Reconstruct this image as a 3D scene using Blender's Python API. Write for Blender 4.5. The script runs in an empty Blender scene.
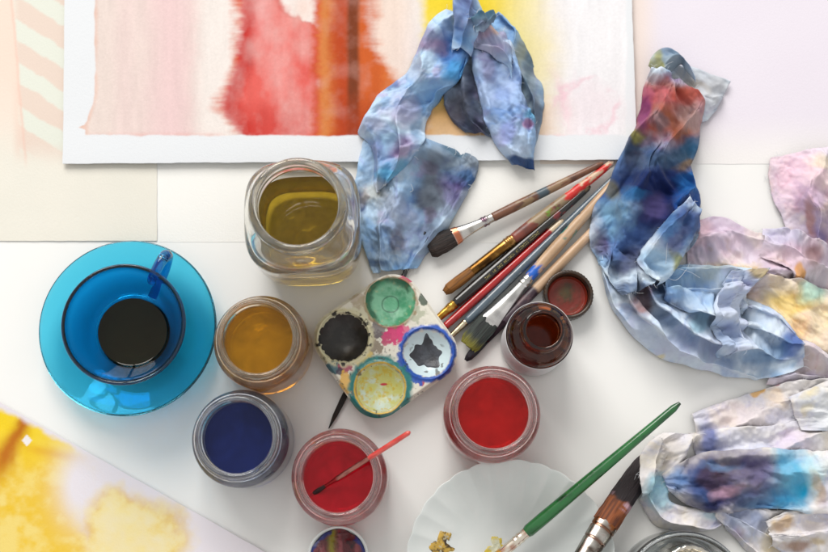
import bpy, math, random
import numpy as np
from math import radians, sin, cos, pi

# ------------------------------------------------------------------ frame of reference
S = 0.01                      # everything below is written in centimetres
FPX, DIST, TILT = 1150.0, 88.0, radians(11.0)
CAM = np.array([0.0, -DIST * sin(TILT), DIST * cos(TILT)])
UP = np.array([0.0, cos(TILT), sin(TILT)])
FW = np.array([0.0, sin(TILT), -cos(TILT)])

def W(px, py, z=0.0):
    """point of the table top (or of the level z cm above it) seen at a pixel"""
    d = FW + np.array([1.0, 0, 0]) * ((px - 414) / FPX) + UP * ((276 - py) / FPX)
    s = (z - CAM[2]) / d[2]
    return CAM + s * d

def PX(P):
    """pixel of an array of points, for laying dye and wash patterns out"""
    Q = P - CAM
    dep = Q @ FW
    return 414 + FPX * Q[..., 0] / dep, 276 - FPX * (Q @ UP) / dep

def lin(c):
    c = np.asarray(c, float) / 255.0
    return np.where(c <= 0.04045, c / 12.92, ((c + 0.055) / 1.055) ** 2.4)

scene = bpy.context.scene
col = scene.collection

# ------------------------------------------------------------------ noise
_tabs = {}
def vn(x, y, seed=0):
    if seed not in _tabs:
        _tabs[seed] = np.random.RandomState(seed + 11).rand(128, 128)
    t = _tabs[seed]
    x = np.asarray(x, float); y = np.asarray(y, float)
    xi = np.floor(x).astype(int); yi = np.floor(y).astype(int)
    fx = x - xi; fy = y - yi
    fx = fx * fx * fx * (fx * (fx * 6 - 15) + 10); fy = fy * fy * fy * (fy * (fy * 6 - 15) + 10)
    a = t[xi % 128, yi % 128]; b = t[(xi + 1) % 128, yi % 128]
    c = t[xi % 128, (yi + 1) % 128]; d = t[(xi + 1) % 128, (yi + 1) % 128]
    return (a * (1 - fx) + b * fx) * (1 - fy) + (c * (1 - fx) + d * fx) * fy

def fbm(x, y, seed=0, octv=4, gain=0.5):
    r = 0; a = 1; n = 0
    for k in range(octv):
        r = r + a * (vn(x * 2 ** k + 17.3 * k, y * 2 ** k + 9.1 * k, seed + k) - 0.5)
        n += a; a *= gain
    return 2 * r / n           # about -1..1

def ss(a, b, x):
    t = np.clip((x - a) / (b - a), 0, 1)
    return t * t * (3 - 2 * t)

def mixc(c, d, m):
    m = np.asarray(m)[..., None]
    return c * (1 - m) + np.asarray(d) * m

# ------------------------------------------------------------------ objects
def tag(o, label=None, cat=None, group=None, kind=None):
    if label: o['label'] = label
    if cat: o['category'] = cat
    if group: o['group'] = group
    if kind: o['kind'] = kind
    return o

def thing(name, label, cat, loc, group=None, rot=None):
    o = bpy.data.objects.new(name, None)
    o.empty_display_size = 0.02
    col.objects.link(o)
    o.location = np.asarray(loc) * S
    if rot is not None: o.rotation_euler = rot
    return tag(o, label, cat, group)

def build(name, V, F, m, parent=None, loc=None, colors=None, smooth=True, sharp=40):
    V = np.asarray(V, float) * S
    me = bpy.data.meshes.new(name)
    if isinstance(F, np.ndarray) and F.ndim == 2 and F.shape[1] == 4:
        n = len(F)
        me.vertices.add(len(V)); me.vertices.foreach_set('co', V.astype(np.float32).ravel())
        me.loops.add(n * 4); me.loops.foreach_set('vertex_index', F.astype(np.int32).ravel())
        me.polygons.add(n)
        me.polygons.foreach_set('loop_start', np.arange(0, n * 4, 4, dtype=np.int32))
        me.update(calc_edges=True); me.validate()
    else:
        me.from_pydata([tuple(v) for v in V], [], [tuple(f) for f in F]); me.update()
    if colors is not None:
        a = me.color_attributes.new('Col', 'FLOAT_COLOR', 'POINT')
        c = np.ones((len(V), 4), np.float32); c[:, :3] = np.clip(np.asarray(colors).reshape(-1, 3), 0, 1)
        a.data.foreach_set('color', c.ravel())
    if smooth:
        me.shade_smooth()
        if sharp: me.set_sharp_from_angle(angle=radians(sharp))
    me.materials.append(m)
    o = bpy.data.objects.new(name, me); col.objects.link(o)
    if parent is not None: o.parent = parent
    if loc is not None: o.location = np.asarray(loc) * S
    return o

def gridfaces(nu, nv, wrap=False):
    i = np.arange(nu - 1)[:, None]; j = np.arange(nv if wrap else nv - 1)[None, :]
    j2 = (j + 1) % nv
    f = np.stack([i * nv + j + 0 * j2, i * nv + j2, (i + 1) * nv + j2, (i + 1) * nv + j + 0 * j2], -1)
    return f.reshape(-1, 4)

def chaikin(p, n=2):
    p = [np.array(q, float) for q in p]
    for _ in range(n):
        q = [p[0]]
        for a, b in zip(p[:-1], p[1:]):
            q += [a * 0.75 + b * 0.25, a * 0.25 + b * 0.75]
        q.append(p[-1]); p = q
    return np.array(p)

def lathe(prof, seg=96, shape=None):
    """surface of revolution; shape(theta, r, z) -> radius"""
    prof = np.asarray(prof, float)
    th = np.arange(seg) * 2 * pi / seg
    r = np.repeat(prof[:, :1], seg, 1); z = np.repeat(prof[:, 1:2], seg, 1)
    t = np.repeat(th[None, :], len(prof), 0)
    if shape is not None: r, z = shape(t, r, z)
    V = np.stack([r * np.cos(t), r * np.sin(t), z], -1).reshape(-1, 3)
    F = gridfaces(len(prof), seg, True)
    return V, F

def catmull(P, n):
    P = np.asarray(P, float)
    Q = np.vstack([2 * P[0] - P[1], P, 2 * P[-1] - P[-2]])
    t = np.linspace(0, len(P) - 1 - 1e-9, n); k = t.astype(int); f = (t - k)[:, None]
    a, b, c, d = Q[k], Q[k + 1], Q[k + 2], Q[k + 3]
    return 0.5 * ((2 * b) + (-a + c) * f + (2 * a - 5 * b + 4 * c - d) * f * f + (-a + 3 * b - 3 * c + d) * f ** 3)

def tube(P, r, seg=10, n=None, flat=1.0):
    """round rod along a smooth path, closed at both ends"""
    P = catmull(P, n or max(8, len(P) * 8))
    T = np.gradient(P, axis=0); T /= np.linalg.norm(T, axis=1)[:, None]
    ref = np.array([0, 0, 1.0]) if abs(T[:, 2]).mean() < 0.8 else np.array([1.0, 0, 0])
    A = np.cross(T, ref); A /= np.linalg.norm(A, axis=1)[:, None]
    B = np.cross(A, T)
    rr = np.broadcast_to(np.asarray(r, float), (len(P),)) if np.ndim(r) < 1 else np.interp(np.linspace(0, 1, len(P)), np.linspace(0, 1, len(r)), r)
    th = np.arange(seg) * 2 * pi / seg
    V = P[:, None] + rr[:, None, None] * (A[:, None] * np.cos(th)[None, :, None] + flat * B[:, None] * np.sin(th)[None, :, None])
    V = np.concatenate([np.repeat(P[:1, None], seg, 1), V, np.repeat(P[-1:, None], seg, 1)])
    return V.reshape(-1, 3), gridfaces(len(V), seg, True)[:, ::-1]

# ------------------------------------------------------------------ materials
def newmat(name):
    m = bpy.data.materials.new(name); m.use_nodes = True
    nt = m.node_tree; b = nt.nodes['Principled BSDF']
    return m, nt, b

def noise_bump(nt, b, scale, strength, dist=0.0005, detail=4, coord='Object'):
    tc = nt.nodes.new('ShaderNodeTexCoord'); nz = nt.nodes.new('ShaderNodeTexNoise'); bp = nt.nodes.new('ShaderNodeBump')
    nz.inputs['Scale'].default_value = scale; nz.inputs['Detail'].default_value = detail
    bp.inputs['Strength'].default_value = strength; bp.inputs['Distance'].default_value = dist
    nt.links.new(tc.outputs[coord], nz.inputs['Vector']); nt.links.new(nz.outputs['Fac'], bp.inputs['Height'])
    nt.links.new(bp.outputs['Normal'], b.inputs['Normal'])
    return nz

def plain(name, c, rough=0.5, metal=0.0, c2=None, scale=120, bump=0.0, coat=0.0, spec=0.5, lo=0.4, hi=0.65):
    """two-tone mottled surface"""
    m, nt, b = newmat(name)
    b.inputs['Base Color'].default_value = (*c, 1); b.inputs['Roughness'].default_value = rough
    b.inputs['Metallic'].default_value = metal; b.inputs['Coat Weight'].default_value = coat
    b.inputs['Specular IOR Level'].default_value = spec
    tc = nt.nodes.new('ShaderNodeTexCoord'); nz = nt.nodes.new('ShaderNodeTexNoise'); rp = nt.nodes.new('ShaderNodeValToRGB')
    nz.inputs['Scale'].default_value = scale; nz.inputs['Detail'].default_value = 5
    c2 = c2 if c2 is not None else tuple(np.array(c) * 0.86)
    rp.color_ramp.elements[0].color = (*c2, 1); rp.color_ramp.elements[1].color = (*c, 1)
    rp.color_ramp.elements[0].position = lo; rp.color_ramp.elements[1].position = hi
    nt.links.new(tc.outputs['Object'], nz.inputs['Vector']); nt.links.new(nz.outputs['Fac'], rp.inputs['Fac'])
    nt.links.new(rp.outputs['Color'], b.inputs['Base Color'])
    if bump:
        bp = nt.nodes.new('ShaderNodeBump'); bp.inputs['Strength'].default_value = bump; bp.inputs['Distance'].default_value = 0.0006
        nt.links.new(nz.outputs['Fac'], bp.inputs['Height']); nt.links.new(bp.outputs['Normal'], b.inputs['Normal'])
    return m

def dyed(name, rough=0.85, coat=0.0, bump=(900, 0.25, 0.0003), spec=0.3, sheen=0.0, metal=0.0, weave=False):
    """surface coloured by the dye layer of its mesh"""
    m, nt, b = newmat(name)
    at = nt.nodes.new('ShaderNodeAttribute'); at.attribute_name = 'Col'
    nt.links.new(at.outputs['Color'], b.inputs['Base Color'])
    b.inputs['Roughness'].default_value = rough; b.inputs['Coat Weight'].default_value = coat
    b.inputs['Specular IOR Level'].default_value = spec; b.inputs['Sheen Weight'].default_value = sheen
    b.inputs['Metallic'].default_value = metal
    if weave:
        uv = nt.nodes.new('ShaderNodeUVMap'); uv.uv_map = 'UVMap'
        hs = []
        for d in ('X', 'Y'):
            w = nt.nodes.new('ShaderNodeTexWave'); w.bands_direction = d
            w.inputs['Scale'].default_value = 4.2; w.inputs['Distortion'].default_value = 1.5; w.inputs['Detail'].default_value = 2
            nt.links.new(uv.outputs['UV'], w.inputs['Vector']); hs.append(w)
        ad = nt.nodes.new('ShaderNodeMath'); ad.operation = 'ADD'
        nt.links.new(hs[0].outputs['Fac'], ad.inputs[0]); nt.links.new(hs[1].outputs['Fac'], ad.inputs[1])
        bp = nt.nodes.new('ShaderNodeBump'); bp.inputs['Strength'].default_value = 0.22; bp.inputs['Distance'].default_value = 0.0002
        nz = noise_bump(nt, b, 110, 0.25, 0.0009, 3)
        b2 = [n for n in nt.nodes if n.type == 'BUMP' and n != bp][0]
        nt.links.new(ad.outputs[0], bp.inputs['Height']); nt.links.new(b2.outputs['Normal'], bp.inputs['Normal'])
        nt.links.new(bp.outputs['Normal'], b.inputs['Normal'])
    elif bump:
        noise_bump(nt, b, *bump)
    return m

def glass(name, c, rough=0.0, ior=1.5, bump=None):
    m, nt, b = newmat(name)
    b.inputs['Base Color'].default_value = (*c, 1); b.inputs['Transmission Weight'].default_value = 1.0
    b.inputs['Roughness'].default_value = rough; b.inputs['IOR'].default_value = ior
    if bump: noise_bump(nt, b, *bump)
    return m

def milky(name, c, lo, hi, scale=55):
    """clear glass with uneven milkiness mixed in to imitate its bright inner reflections"""
    m = glass(name, c); nt = m.node_tree; b = nt.nodes['Principled BSDF']
    tc = nt.nodes.new('ShaderNodeTexCoord'); nz = nt.nodes.new('ShaderNodeTexNoise'); mr = nt.nodes.new('ShaderNodeMapRange')
    nz.inputs['Scale'].default_value = scale; nz.inputs['Detail'].default_value = 6; nz.inputs['Distortion'].default_value = 0.6
    mr.inputs['From Min'].default_value = 0.3; mr.inputs['From Max'].default_value = 0.7
    mr.inputs['To Min'].default_value = lo; mr.inputs['To Max'].default_value = hi
    nt.links.new(tc.outputs['Object'], nz.inputs['Vector']); nt.links.new(nz.outputs['Fac'], mr.inputs['Value'])
    nt.links.new(mr.outputs['Result'], b.inputs['Transmission Weight'])
    return m

def liquid(name, c, trans, rough=0.02):
    m, nt, b = newmat(name)
    b.inputs['Transmission Weight'].default_value = trans
    b.inputs['Roughness'].default_value = rough; b.inputs['IOR'].default_value = 1.33
    noise_bump(nt, b, 30, 0.07, 0.002, 2)
    tc = nt.nodes.new('ShaderNodeTexCoord'); nz = nt.nodes.new('ShaderNodeTexNoise'); rp = nt.nodes.new('ShaderNodeValToRGB')
    nz.inputs['Scale'].default_value = 38; nz.inputs['Detail'].default_value = 4; nz.inputs['Distortion'].default_value = 2.2
    rp.color_ramp.elements[0].color = (*[v * 0.72 for v in c], 1); rp.color_ramp.elements[1].color = (*c, 1)
    rp.color_ramp.elements[0].position = 0.3; rp.color_ramp.elements[1].position = 0.62
    nt.links.new(tc.outputs['Object'], nz.inputs['Vector']); nt.links.new(nz.outputs['Fac'], rp.inputs['Fac'])
    nt.links.new(rp.outputs['Color'], b.inputs['Base Color'])
    return m

M = {}
M['paper'] = dyed('watercolour_paper', 0.9, bump=(700, 0.35, 0.0004))
M['cloth'] = dyed('cotton_cloth', 0.95, spec=0.15, sheen=0.06, weave=True)
M['ceramic'] = dyed('stained_ceramic', 0.35, 0.15, (300, 0.35, 0.0005), 0.5)
M['porcelain'] = plain('white_porcelain', (0.71, 0.745, 0.735), 0.14, c2=(0.68, 0.72, 0.71), scale=60, spec=0.5)
M['paintcake'] = dyed('dried_paint', 0.42, 0.1, (420, 0.5, 0.0006), 0.5)
M['wood'] = dyed('brush_handle', 0.42, 0.1, (400, 0.25, 0.0003), 0.5)
M['lacquer'] = dyed('lacquered_handle', 0.22, 0.5, (250, 0.06, 0.0003), 0.5)
M['bristle'] = dyed('bristles', 0.6, 0.0, (900, 0.5, 0.0004), 0.4)
def hairs(m):
    nt = m.node_tree; nz = [n for n in nt.nodes if n.type == 'TEX_NOISE'][0]; tc = [n for n in nt.nodes if n.type == 'TEX_COORD'][0]
    mp = nt.nodes.new('ShaderNodeMapping'); mp.inputs['Scale'].default_value = (0.04, 1, 1)
    nt.links.new(tc.outputs['Object'], mp.inputs['Vector']); nt.links.new(mp.outputs['Vector'], nz.inputs['Vector'])
    bp = [n for n in nt.nodes if n.type == 'BUMP'][0]; bp.inputs['Strength'].default_value = 0.9; bp.inputs['Distance'].default_value = 0.0008
    nz.inputs['Scale'].default_value = 1500
hairs(M['bristle'])
M['ferrule'] = dyed('brush_ferrule', 0.27, 0.0, (350, 0.12, 0.0003), 0.5, metal=1.0)
M['bigglass'] = milky('square_jar_glass', (0.975, 0.965, 0.925), 0.85, 0.98)
M['blueglass'] = glass('turquoise_glass', (0.12, 0.73, 0.95))
M['cupglass'] = glass('deep_blue_glass', (0.06, 0.47, 0.82))
M['handleglass'] = glass('dark_blue_glass', (0.02, 0.24, 0.55))
M['amber'] = glass('amber_glass', (0.50, 0.13, 0.022), 0.02)
M['smoke'] = glass('smoky_glass', (0.80, 0.84, 0.86))
M['thread'] = plain('thread', (0.75, 0.78, 0.82), 0.9)
M['gold'] = plain('gold_leaf_print', (0.62, 0.52, 0.20), 0.35, 0.5, c2=(0.35, 0.28, 0.08), scale=600)
M['blackcap'] = plain('dark_bakelite', (0.022, 0.016, 0.013), 0.3, c2=(0.05, 0.025, 0.012), scale=250, bump=0.3)
M['white_label'] = plain('paper_label', (0.74, 0.74, 0.76), 0.7, c2=(0.70, 0.70, 0.72), scale=80)
M['chrome'] = plain('shiny_metal', (0.75, 0.72, 0.66), 0.12, 1.0, c2=(0.55, 0.50, 0.42), scale=150, bump=0.5)

# ------------------------------------------------------------------ table and paper
def table():
    V = []; n = 2
    x0, x1, y0, y1 = -75, 75, -55, 60
    V = [(x0, y0, 0), (x1, y0, 0), (x1, y1, 0), (x0, y1, 0), (x0, y0, -3), (x1, y0, -3), (x1, y1, -3), (x0, y1, -3)]
    F = [(0, 1, 2, 3), (7, 6, 5, 4), (0, 4, 5, 1), (1, 5, 6, 2), (2, 6, 7, 3), (3, 7, 4, 0)]
    m = plain('white_painted_table', (0.845, 0.84, 0.82), 0.42, c2=(0.815, 0.815, 0.80), scale=7, spec=0.35)
    o = build('tabletop', V, F, m, smooth=False)
    tag(o, kind='structure')
table()

def sheet(name, label, cat, quad, z, colour, res=0.12, lift=None, thick=0.05, wob=0.03, seed=1):
    """quad: TL, TR, BR, BL pixels"""
    c = [W(p[0], p[1], z) for p in quad]
    nu = int(max(np.linalg.norm(c[0] - c[3]), np.linalg.norm(c[1] - c[2])) / res) + 2
    nv = int(max(np.linalg.norm(c[0] - c[1]), np.linalg.norm(c[3] - c[2])) / res) + 2
    u, v = np.meshgrid(np.linspace(0, 1, nu), np.linspace(0, 1, nv), indexing='ij')
    P = (c[0] * ((1 - u) * (1 - v))[..., None] + c[1] * ((1 - u) * v)[..., None] + c[2] * (u * v)[..., None] + c[3] * (u * (1 - v))[..., None])
    x, y = PX(P)
    colr = colour(x, y)
    P = P.copy()
    # deckled edge
    ex = np.minimum(v, 1 - v); ey = np.minimum(u, 1 - u)
    P[..., 1] += np.where(ey < 0.002, wob * fbm(P[..., 0] * 1.1, P[..., 1] * 0.1, seed), 0)
    P[..., 0] += np.where(ex < 0.002, wob * fbm(P[..., 1] * 1.1, P[..., 0] * 0.1, seed + 5), 0)
    P[..., 2] += (0.05 if z > 0.03 else 0.012) * (0.5 + 0.5 * fbm(P[..., 0] * 0.16, P[..., 1] * 0.16, seed + 3, 2))
    if lift is not None: P[..., 2] += lift(u, v, x, y)
    loc = np.array([P[..., 0].mean(), P[..., 1].mean(), 0])
    o = build(name, (P - loc).reshape(-1, 3), gridfaces(nu, nv)[:, ::-1], M['paper'], loc=loc, colors=colr, sharp=None)
    md = o.modifiers.new('thickness', 'SOLIDIFY'); md.thickness = thick * S; md.offset = -1
    es = o.modifiers.new('crisp_edge', 'EDGE_SPLIT'); es.split_angle = radians(40)
    return tag(o, label, cat)

def paint_main(x, y):
    n1 = fbm(x / 40, y / 40, 3); n2 = fbm(x / 9, y / 3.2, 5, 4); n3 = fbm(x / 14, y / 14, 8, 4); n4 = fbm(x / 60, y / 60, 12)
    c = np.broadcast_to(lin((226, 229, 233)), x.shape + (3,)).copy()
    xe = x + 2.0 * n2 + 4 * n1                       # feathered sideways
    inside = ss(0, 2.0, x - (94 - 9 * ss(90, 132, y) + 1.5 * n3 - 7 * np.exp(-((y - 127) / 4.0) ** 2) * (0.6 + n2))) * ss(0, 2.0, 136.5 + 1.8 * n3 - y) * ss(0, 4, 628 + 2 * n3 - x)
    w = np.broadcast_to(lin((232, 216, 209)), c.shape).copy()
    w = mixc(w, lin((236, 202, 204)), 0.75 * np.exp(-((xe - 172 - 8 * n4) / 26) ** 2) + 0.25 * np.exp(-((xe - 125) / 10) ** 2))
    w = mixc(w, lin((240, 231, 226)), ss(186, 208, xe))
    w = mixc(w, lin((228, 188, 172)), 0.8 * (1 - ss(0, 7, x - (93 - 9 * ss(90, 132, y)) + 2 * n3)))
    w = mixc(w, lin((226, 170, 165)), 0.6 * np.exp(-((y - 135) / 2.6) ** 2) * ss(85, 95, x) * (1 - ss(205, 240, x)) * (0.5 + 0.5 * n3))
    # red bleed
    le = 238 - 6 * ss(20, 70, y) - 15 * ss(60, 104, y) + 16 * ss(106, 134, y)
    re = 288 + 4 * n3 + 5 * n1 + 38 * ss(6, 34, y + 5 * n3)
    dl = xe - le; dr = re - x - 0.6 * n2 - 3 * n1
    ray = 0.55 * fbm((x - 262) / 30, (y - 30) / 3.6, 21, 4) + 0.9 * fbm(x / 16, y / 16, 23, 3)
    feather = ss(-10, 8, dl + 8 * ray - 1)
    red = feather * ss(-5, 9, dr + 5 * n3) * (0.88 + 0.3 * fbm(x / 18, y / 24, 25, 4))
    rc = np.broadcast_to(lin((228, 100, 92)), c.shape).copy()
    core = np.exp(-((dl - 12 - 2 * n3) / 11) ** 2)
    rc = mixc(rc, lin((196, 44, 38)), np.clip(1.05 * core + 0.15 * n3, 0, 1))
    rc = mixc(rc, lin((238, 160, 156)), 0.8 * np.exp(-((x - 268 - 14 * ss(20, 90, y)) / 14) ** 2 - ((y - 55) / 42) ** 2) * (0.8 + 0.3 * n3))
    rc = mixc(rc, lin((238, 150, 148)), 0.75 * np.exp(-((x - 262) / 9) ** 2 - ((y - 8) / 26) ** 2))
    rc = mixc(rc, lin((205, 70, 58)), 0.8 * np.exp(-((re - x - 4) / 6.0) ** 2))
    rc = mixc(rc, lin((200, 52, 44)), 0.65 * ss(88, 130, y + 6 * n3) * (1 - ss(290, 318, x)))
    rc = mixc(rc, lin((214, 110, 60)), 0.6 * (1 - ss(0, 7, dl + 2 * n2)))
    w = mixc(w, rc, np.clip(red, 0, 1))
    # pale notch between the red and the orange
    w = mixc(w, lin((240, 214, 204)), 0.8 * np.exp(-((x - 303) / 10) ** 2 - ((y - 8) / 13) ** 2))
    w = mixc(w, lin((241, 216, 200)), 0.7 * ss(366, 380, x) * (1 - ss(396, 424, x + 8 * n1)))
    # orange and brown band
    rgt = 374 + 52 * ss(40, 118, y + 7 * n3) + 4 * n1
    ob = ss(-5, 6, xe - 314 + 4 * n3) * ss(-13, 14, rgt - x - 3 * n1 + 5 * fbm(x / 20, y / 3.4, 27, 4) + 5 * n3) * (0.97 + 0.12 * n3)
    oc = np.broadcast_to(lin((206, 96, 40)), c.shape).copy()
    oc = mixc(oc, lin((218, 140, 76)), 0.8 * np.exp(-((xe - 326 + 3 * n3) / 8) ** 2)); oc = mixc(oc, lin((208, 72, 56)), 0.7 * np.exp(-((xe - 315) / 5) ** 2))
    oc = mixc(oc, lin((182, 66, 28)), 0.9 * np.exp(-((xe - 343) / 11) ** 2))
    xs = x + 1.2 * n1 + 0.5 * n3
    oc = mixc(oc, lin((112, 54, 28)), (0.84 + 0.2 * n3) * ss(-1, 5, xs - 345.5) * ss(-1, 5, 361 - xs))
    oc = mixc(oc, lin((226, 128, 64)), 0.7 * ss(376, 392, xe))
    oc = mixc(oc, lin((176, 62, 26)), 0.7 * ss(84, 128, y + 5 * n3) * ss(330, 350, x) * (1 - ss(395, 425, x)))
    w = mixc(w, oc, np.clip(ob, 0, 1))
    yel = ss(414, 432, xe + 5 * n3) * (1 - ss(500, 580, xe + 12 * n4))
    yc = mixc(np.broadcast_to(lin((240, 226, 140)), c.shape), lin((246, 216, 6)), (1 - ss(6, 60, y + 9 * n3)) * (1 - ss(478, 535, xe)))
    yc = mixc(yc, lin((222, 160, 44)), ss(85, 115, y))
    w = mixc(w, yc, np.clip(yel * (0.95 - 0.3 * ss(90, 140, y)), 0, 1))
    w = mixc(w, lin((243, 242, 246)), 0.94 * ss(535, 580, xe + 8 * n4))
    # pink puddle outline near the corner
    r = np.hypot((x - 588) / 1.15, (y - 104)) + 16 * n1 + 7 * n3
    w = mixc(w, lin((240, 200, 212)), (0.55 * np.exp(-((r - 31) / 3.0) ** 2) * ss(-0.35, 0.35, n3 + n1 + 0.5 * np.sin(np.arctan2(y - 104, x - 588) * 2)) + 0.22 * (1 - ss(18, 36, r))))
    w = mixc(w, lin((242, 196, 210)), 0.5 * np.exp(-((x - 560 - 0.25 * (y - 90) - 7 * n3) / 4) ** 2) * np.exp(-((y - 100) / 24) ** 2))
    w = mixc(w, lin((242, 198, 212)), 0.4 * np.exp(-((y - 137 + 1.5 * n3) / 2.2) ** 2) * ss(535, 550, x) * (1 - ss(600, 622, x)))
    grain = 1 + 0.045 * fbm(x / 1.7, y / 1.7, 31, 2) + 0.05 * fbm(x / 5, y / 40, 33, 3)
    return mixc(c, 0.93 * w * grain[..., None], np.clip(inside, 0, 1)) * 0.93

def paint_cream(x, y):
    n1 = fbm(x / 30, y / 30, 41); n3 = fbm(x / 10, y / 10, 43)
    c = np.broadcast_to(lin((236, 232, 221)), x.shape + (3,)).copy()
    c = mixc(c, lin((232, 229, 218)), 0.5 + 0.5 * n1)
    top = 1 - ss(135, 178, y + 10 * n1)
    c = mixc(c, lin((229, 207, 194)), 0.8 * top * ss(10, 20, x) * (1 - ss(150, 175, y)))
    s = np.mod(y - 0.62 * x + 3 * n3 + 1000, 42.0)
    st = ss(0, 2, s) * ss(0, 2, 22 - s) * ss(11, 16, x - 3 * n3 - 0.04 * y) * (1 - ss(140, 165, y))
    c = 0.90 * mixc(c, lin((227, 232, 221)), 0.9 * st)
    edge = 12 + 0.085 * y + 1.3 * n3
    c = mixc(c, lin((231, 207, 193)), 0.85 * (1 - ss(0, 2.5, x - edge)) * (1 - ss(60, 175, y + 14 * n1)) )
    c = mixc(c, lin((222, 186, 172)), 0.6 * np.exp(-((x - edge) / 1.3) ** 2) * (1 - ss(150, 172, y)))
    return c

def paint_yellow(x, y):
    n1 = fbm(x / 34, y / 34, 51); n2 = fbm(x / 10, y / 10, 53, 5); n3 = fbm(x / 4, y / 4, 55, 3)
    c = np.broadcast_to(lin((222, 216, 222)), x.shape + (3,)).copy()
    # main wash reaching from the corner
    d = 150 + 0.0 * x
    top = 408 + 0.52 * x + 4 * n2
    r1 = ss(-3, 5, y - top) * (1 - ss(62, 106, x + 0.05 * (y - 440) + 12 * n2 - 22 * ss(505, 552, y)))
    gap = np.exp(-(np.hypot((x - 82) / 1.0, (y - 486) / 1.5) / 24) ** 2) * 1.2
    rr = np.hypot((x - 132) * (1 - 0.12 * ss(-20, 60, x - 132)), (y - 548) * 0.95 - 6 * np.sin(x / 19.0)) + 4 * n2 + 15 * n1 + 1.5 * n3
    r2 = (1 - ss(40, 62, rr)) * (0.9 + 0.2 * n2)
    low = ss(505, 540, y + 8 * n2) * (1 - ss(185, 200, x + 6 * n2))
    k = np.clip(np.maximum(np.maximum(r1 * (1 - np.clip(gap, 0, 1)), r2), 0.0 * low), 0, 1)
    yc = mixc(np.broadcast_to(lin((230, 206, 118)), c.shape), lin((226, 188, 56)), ss(-0.25, 0.5, n1 + 0.6 * n2))
    yc = mixc(yc, lin((236, 204, 34)), (1 - ss(440, 500, y + 0.35 * x + 10 * n2)) * 0.9)
    yc = mixc(yc, lin((232, 218, 164)), 0.85 * (1 - ss(30, 56, rr)))
    yc = mixc(yc, lin((214, 170, 78)), 0.7 * np.exp(-((rr - 49) / 6.5) ** 2) * ss(-0.5, 0.4, n2 + n1 - (y - 520) / 60))
    ln = np.abs((x - 26) * 0.86 + (y - 420) * 0.5 - 3 * n2)
    yc = mixc(yc, lin((176, 88, 18)), 0.9 * np.exp(-(ln / (4 + 0.16 * (y - 410))) ** 2) * ss(410, 416, y) * (1 - ss(455, 500, y)))
    yc = mixc(yc, lin((212, 150, 24)), 0.5 * np.exp(-((y - (443 + 0.2 * x)) / 5) ** 2) * ss(20, 40, x))
    c = mixc(c, yc, k)
    star = np.abs(x - 27) / 5.5 + np.abs(y - 440.5) / 6.5
    return mixc(c, lin((232, 226, 224)), 1 - ss(0.8, 1.05, star))

def tone(rgb, rgb2, sc=90, sd=70):
    def f(x, y):
        c = np.broadcast_to(lin(rgb), x.shape + (3,)).copy()
        return mixc(c, lin(rgb2), 0.5 + 0.5 * fbm(x / sc, y / sc, sd, 3))
    return f

def paint_lilac(x, y):
    c = mixc(tone((230, 224, 234), (226, 219, 230))(x, y), lin((237, 235, 232)), 0.85 * ss(110, 164, y)) * 0.95
    return mixc(c, lin((233, 212, 190)), 0.55 * (1 - ss(636, 665, x)) + 0.0 * y)  # warm tan shadow beside the painting's edge, painted onto the sheet

sheet('paper_sheet', 'cream paper sheet with faded peach wash and pale diagonal stripes', 'paper', [(-40, -40), (157, -40), (157, 241), (-40, 241)], 0.04, paint_cream, res=0.11, seed=64, thick=0.03,
      lift=lambda u, v, x, y: 0.02 * ss(0.9, 1, u))
sheet('paper_sheet', 'thin white sheet under the square jar and the worn brush, barely showing its edges', 'paper', [(160, 90), (660, 90), (650, 243), (159, 242)], 0.010, tone((237, 236, 232), (234, 233, 229)), res=0.5, thick=0.02, seed=61)
sheet('paper_sheet', 'lilac-white sheet beneath the top of the multicoloured twisted rag', 'paper', [(540, -45), (900, -45), (900, 164), (540, 164)], 0.02, paint_lilac, res=0.4, thick=0.03, seed=66)
sheet('watercolour_painting', 'large white paper with red, brown, orange and yellow watercolour bands', 'painting', [(65, -45), (630, -45), (637, 160), (63, 164)], 0.34, paint_main, res=0.062, thick=0.07, wob=0.035, seed=68,
      lift=lambda u, v, x, y: 0.16 * ss(0.78, 1, u) * (0.6 + 0.5 * v) + 0.12 * ss(0.97, 1, v))
sheet('watercolour_painting', 'paper corner with loose yellow and ochre washes and a small white star', 'painting', [(-60, 368), (-12, 395), (275, 557), (150, 700)][:0] or [(-100, 346), (290, 566), (190, 740), (-200, 520)], 0.10, paint_yellow, res=0.075, thick=0.06, seed=72,
      lift=lambda u, v, x, y: 0.10 * (1 - ss(0, 0.12, u)))

# ------------------------------------------------------------------ glass jars and the cup
def jar_profile(k, H=6.8):
    h = H - 6.8
    o = [(0, 0.12), (2.6, 0.12), (2.8, 0.0), (3.1, 0.02), (3.38, 0.3), (3.40, 1.2), (3.40, 4.3 + h), (3.36, 4.9 + h), (3.05, 5.35 + h), (2.82, 5.55 + h), (2.80, 5.7 + h), (3.0, 5.82 + h), (3.04, 5.98 + h), (2.86, 6.12 + h), (2.82, 6.5 + h), (2.80, 6.75 + h), (2.62, 6.86 + h)]
    i = [(2.46, 6.74 + h), (2.42, 6.4 + h), (2.42, 5.2 + h), (2.46, 4.8 + h), (2.54, 4.3 + h), (2.56, 3.8 + h), (2.56, 1.3), (2.45, 0.95), (2.1, 0.8), (0, 0.9)]
    p = chaikin(o + i, 2)
    return p * np.array([k, 1.0])

def inner_r(prof, z):
    """radius of the inner wall at height z"""
    k = int(np.argmax(prof[:, 1])); q = prof[k:]
    return np.interp(z, q[::-1, 1], q[::-1, 0])

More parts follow.
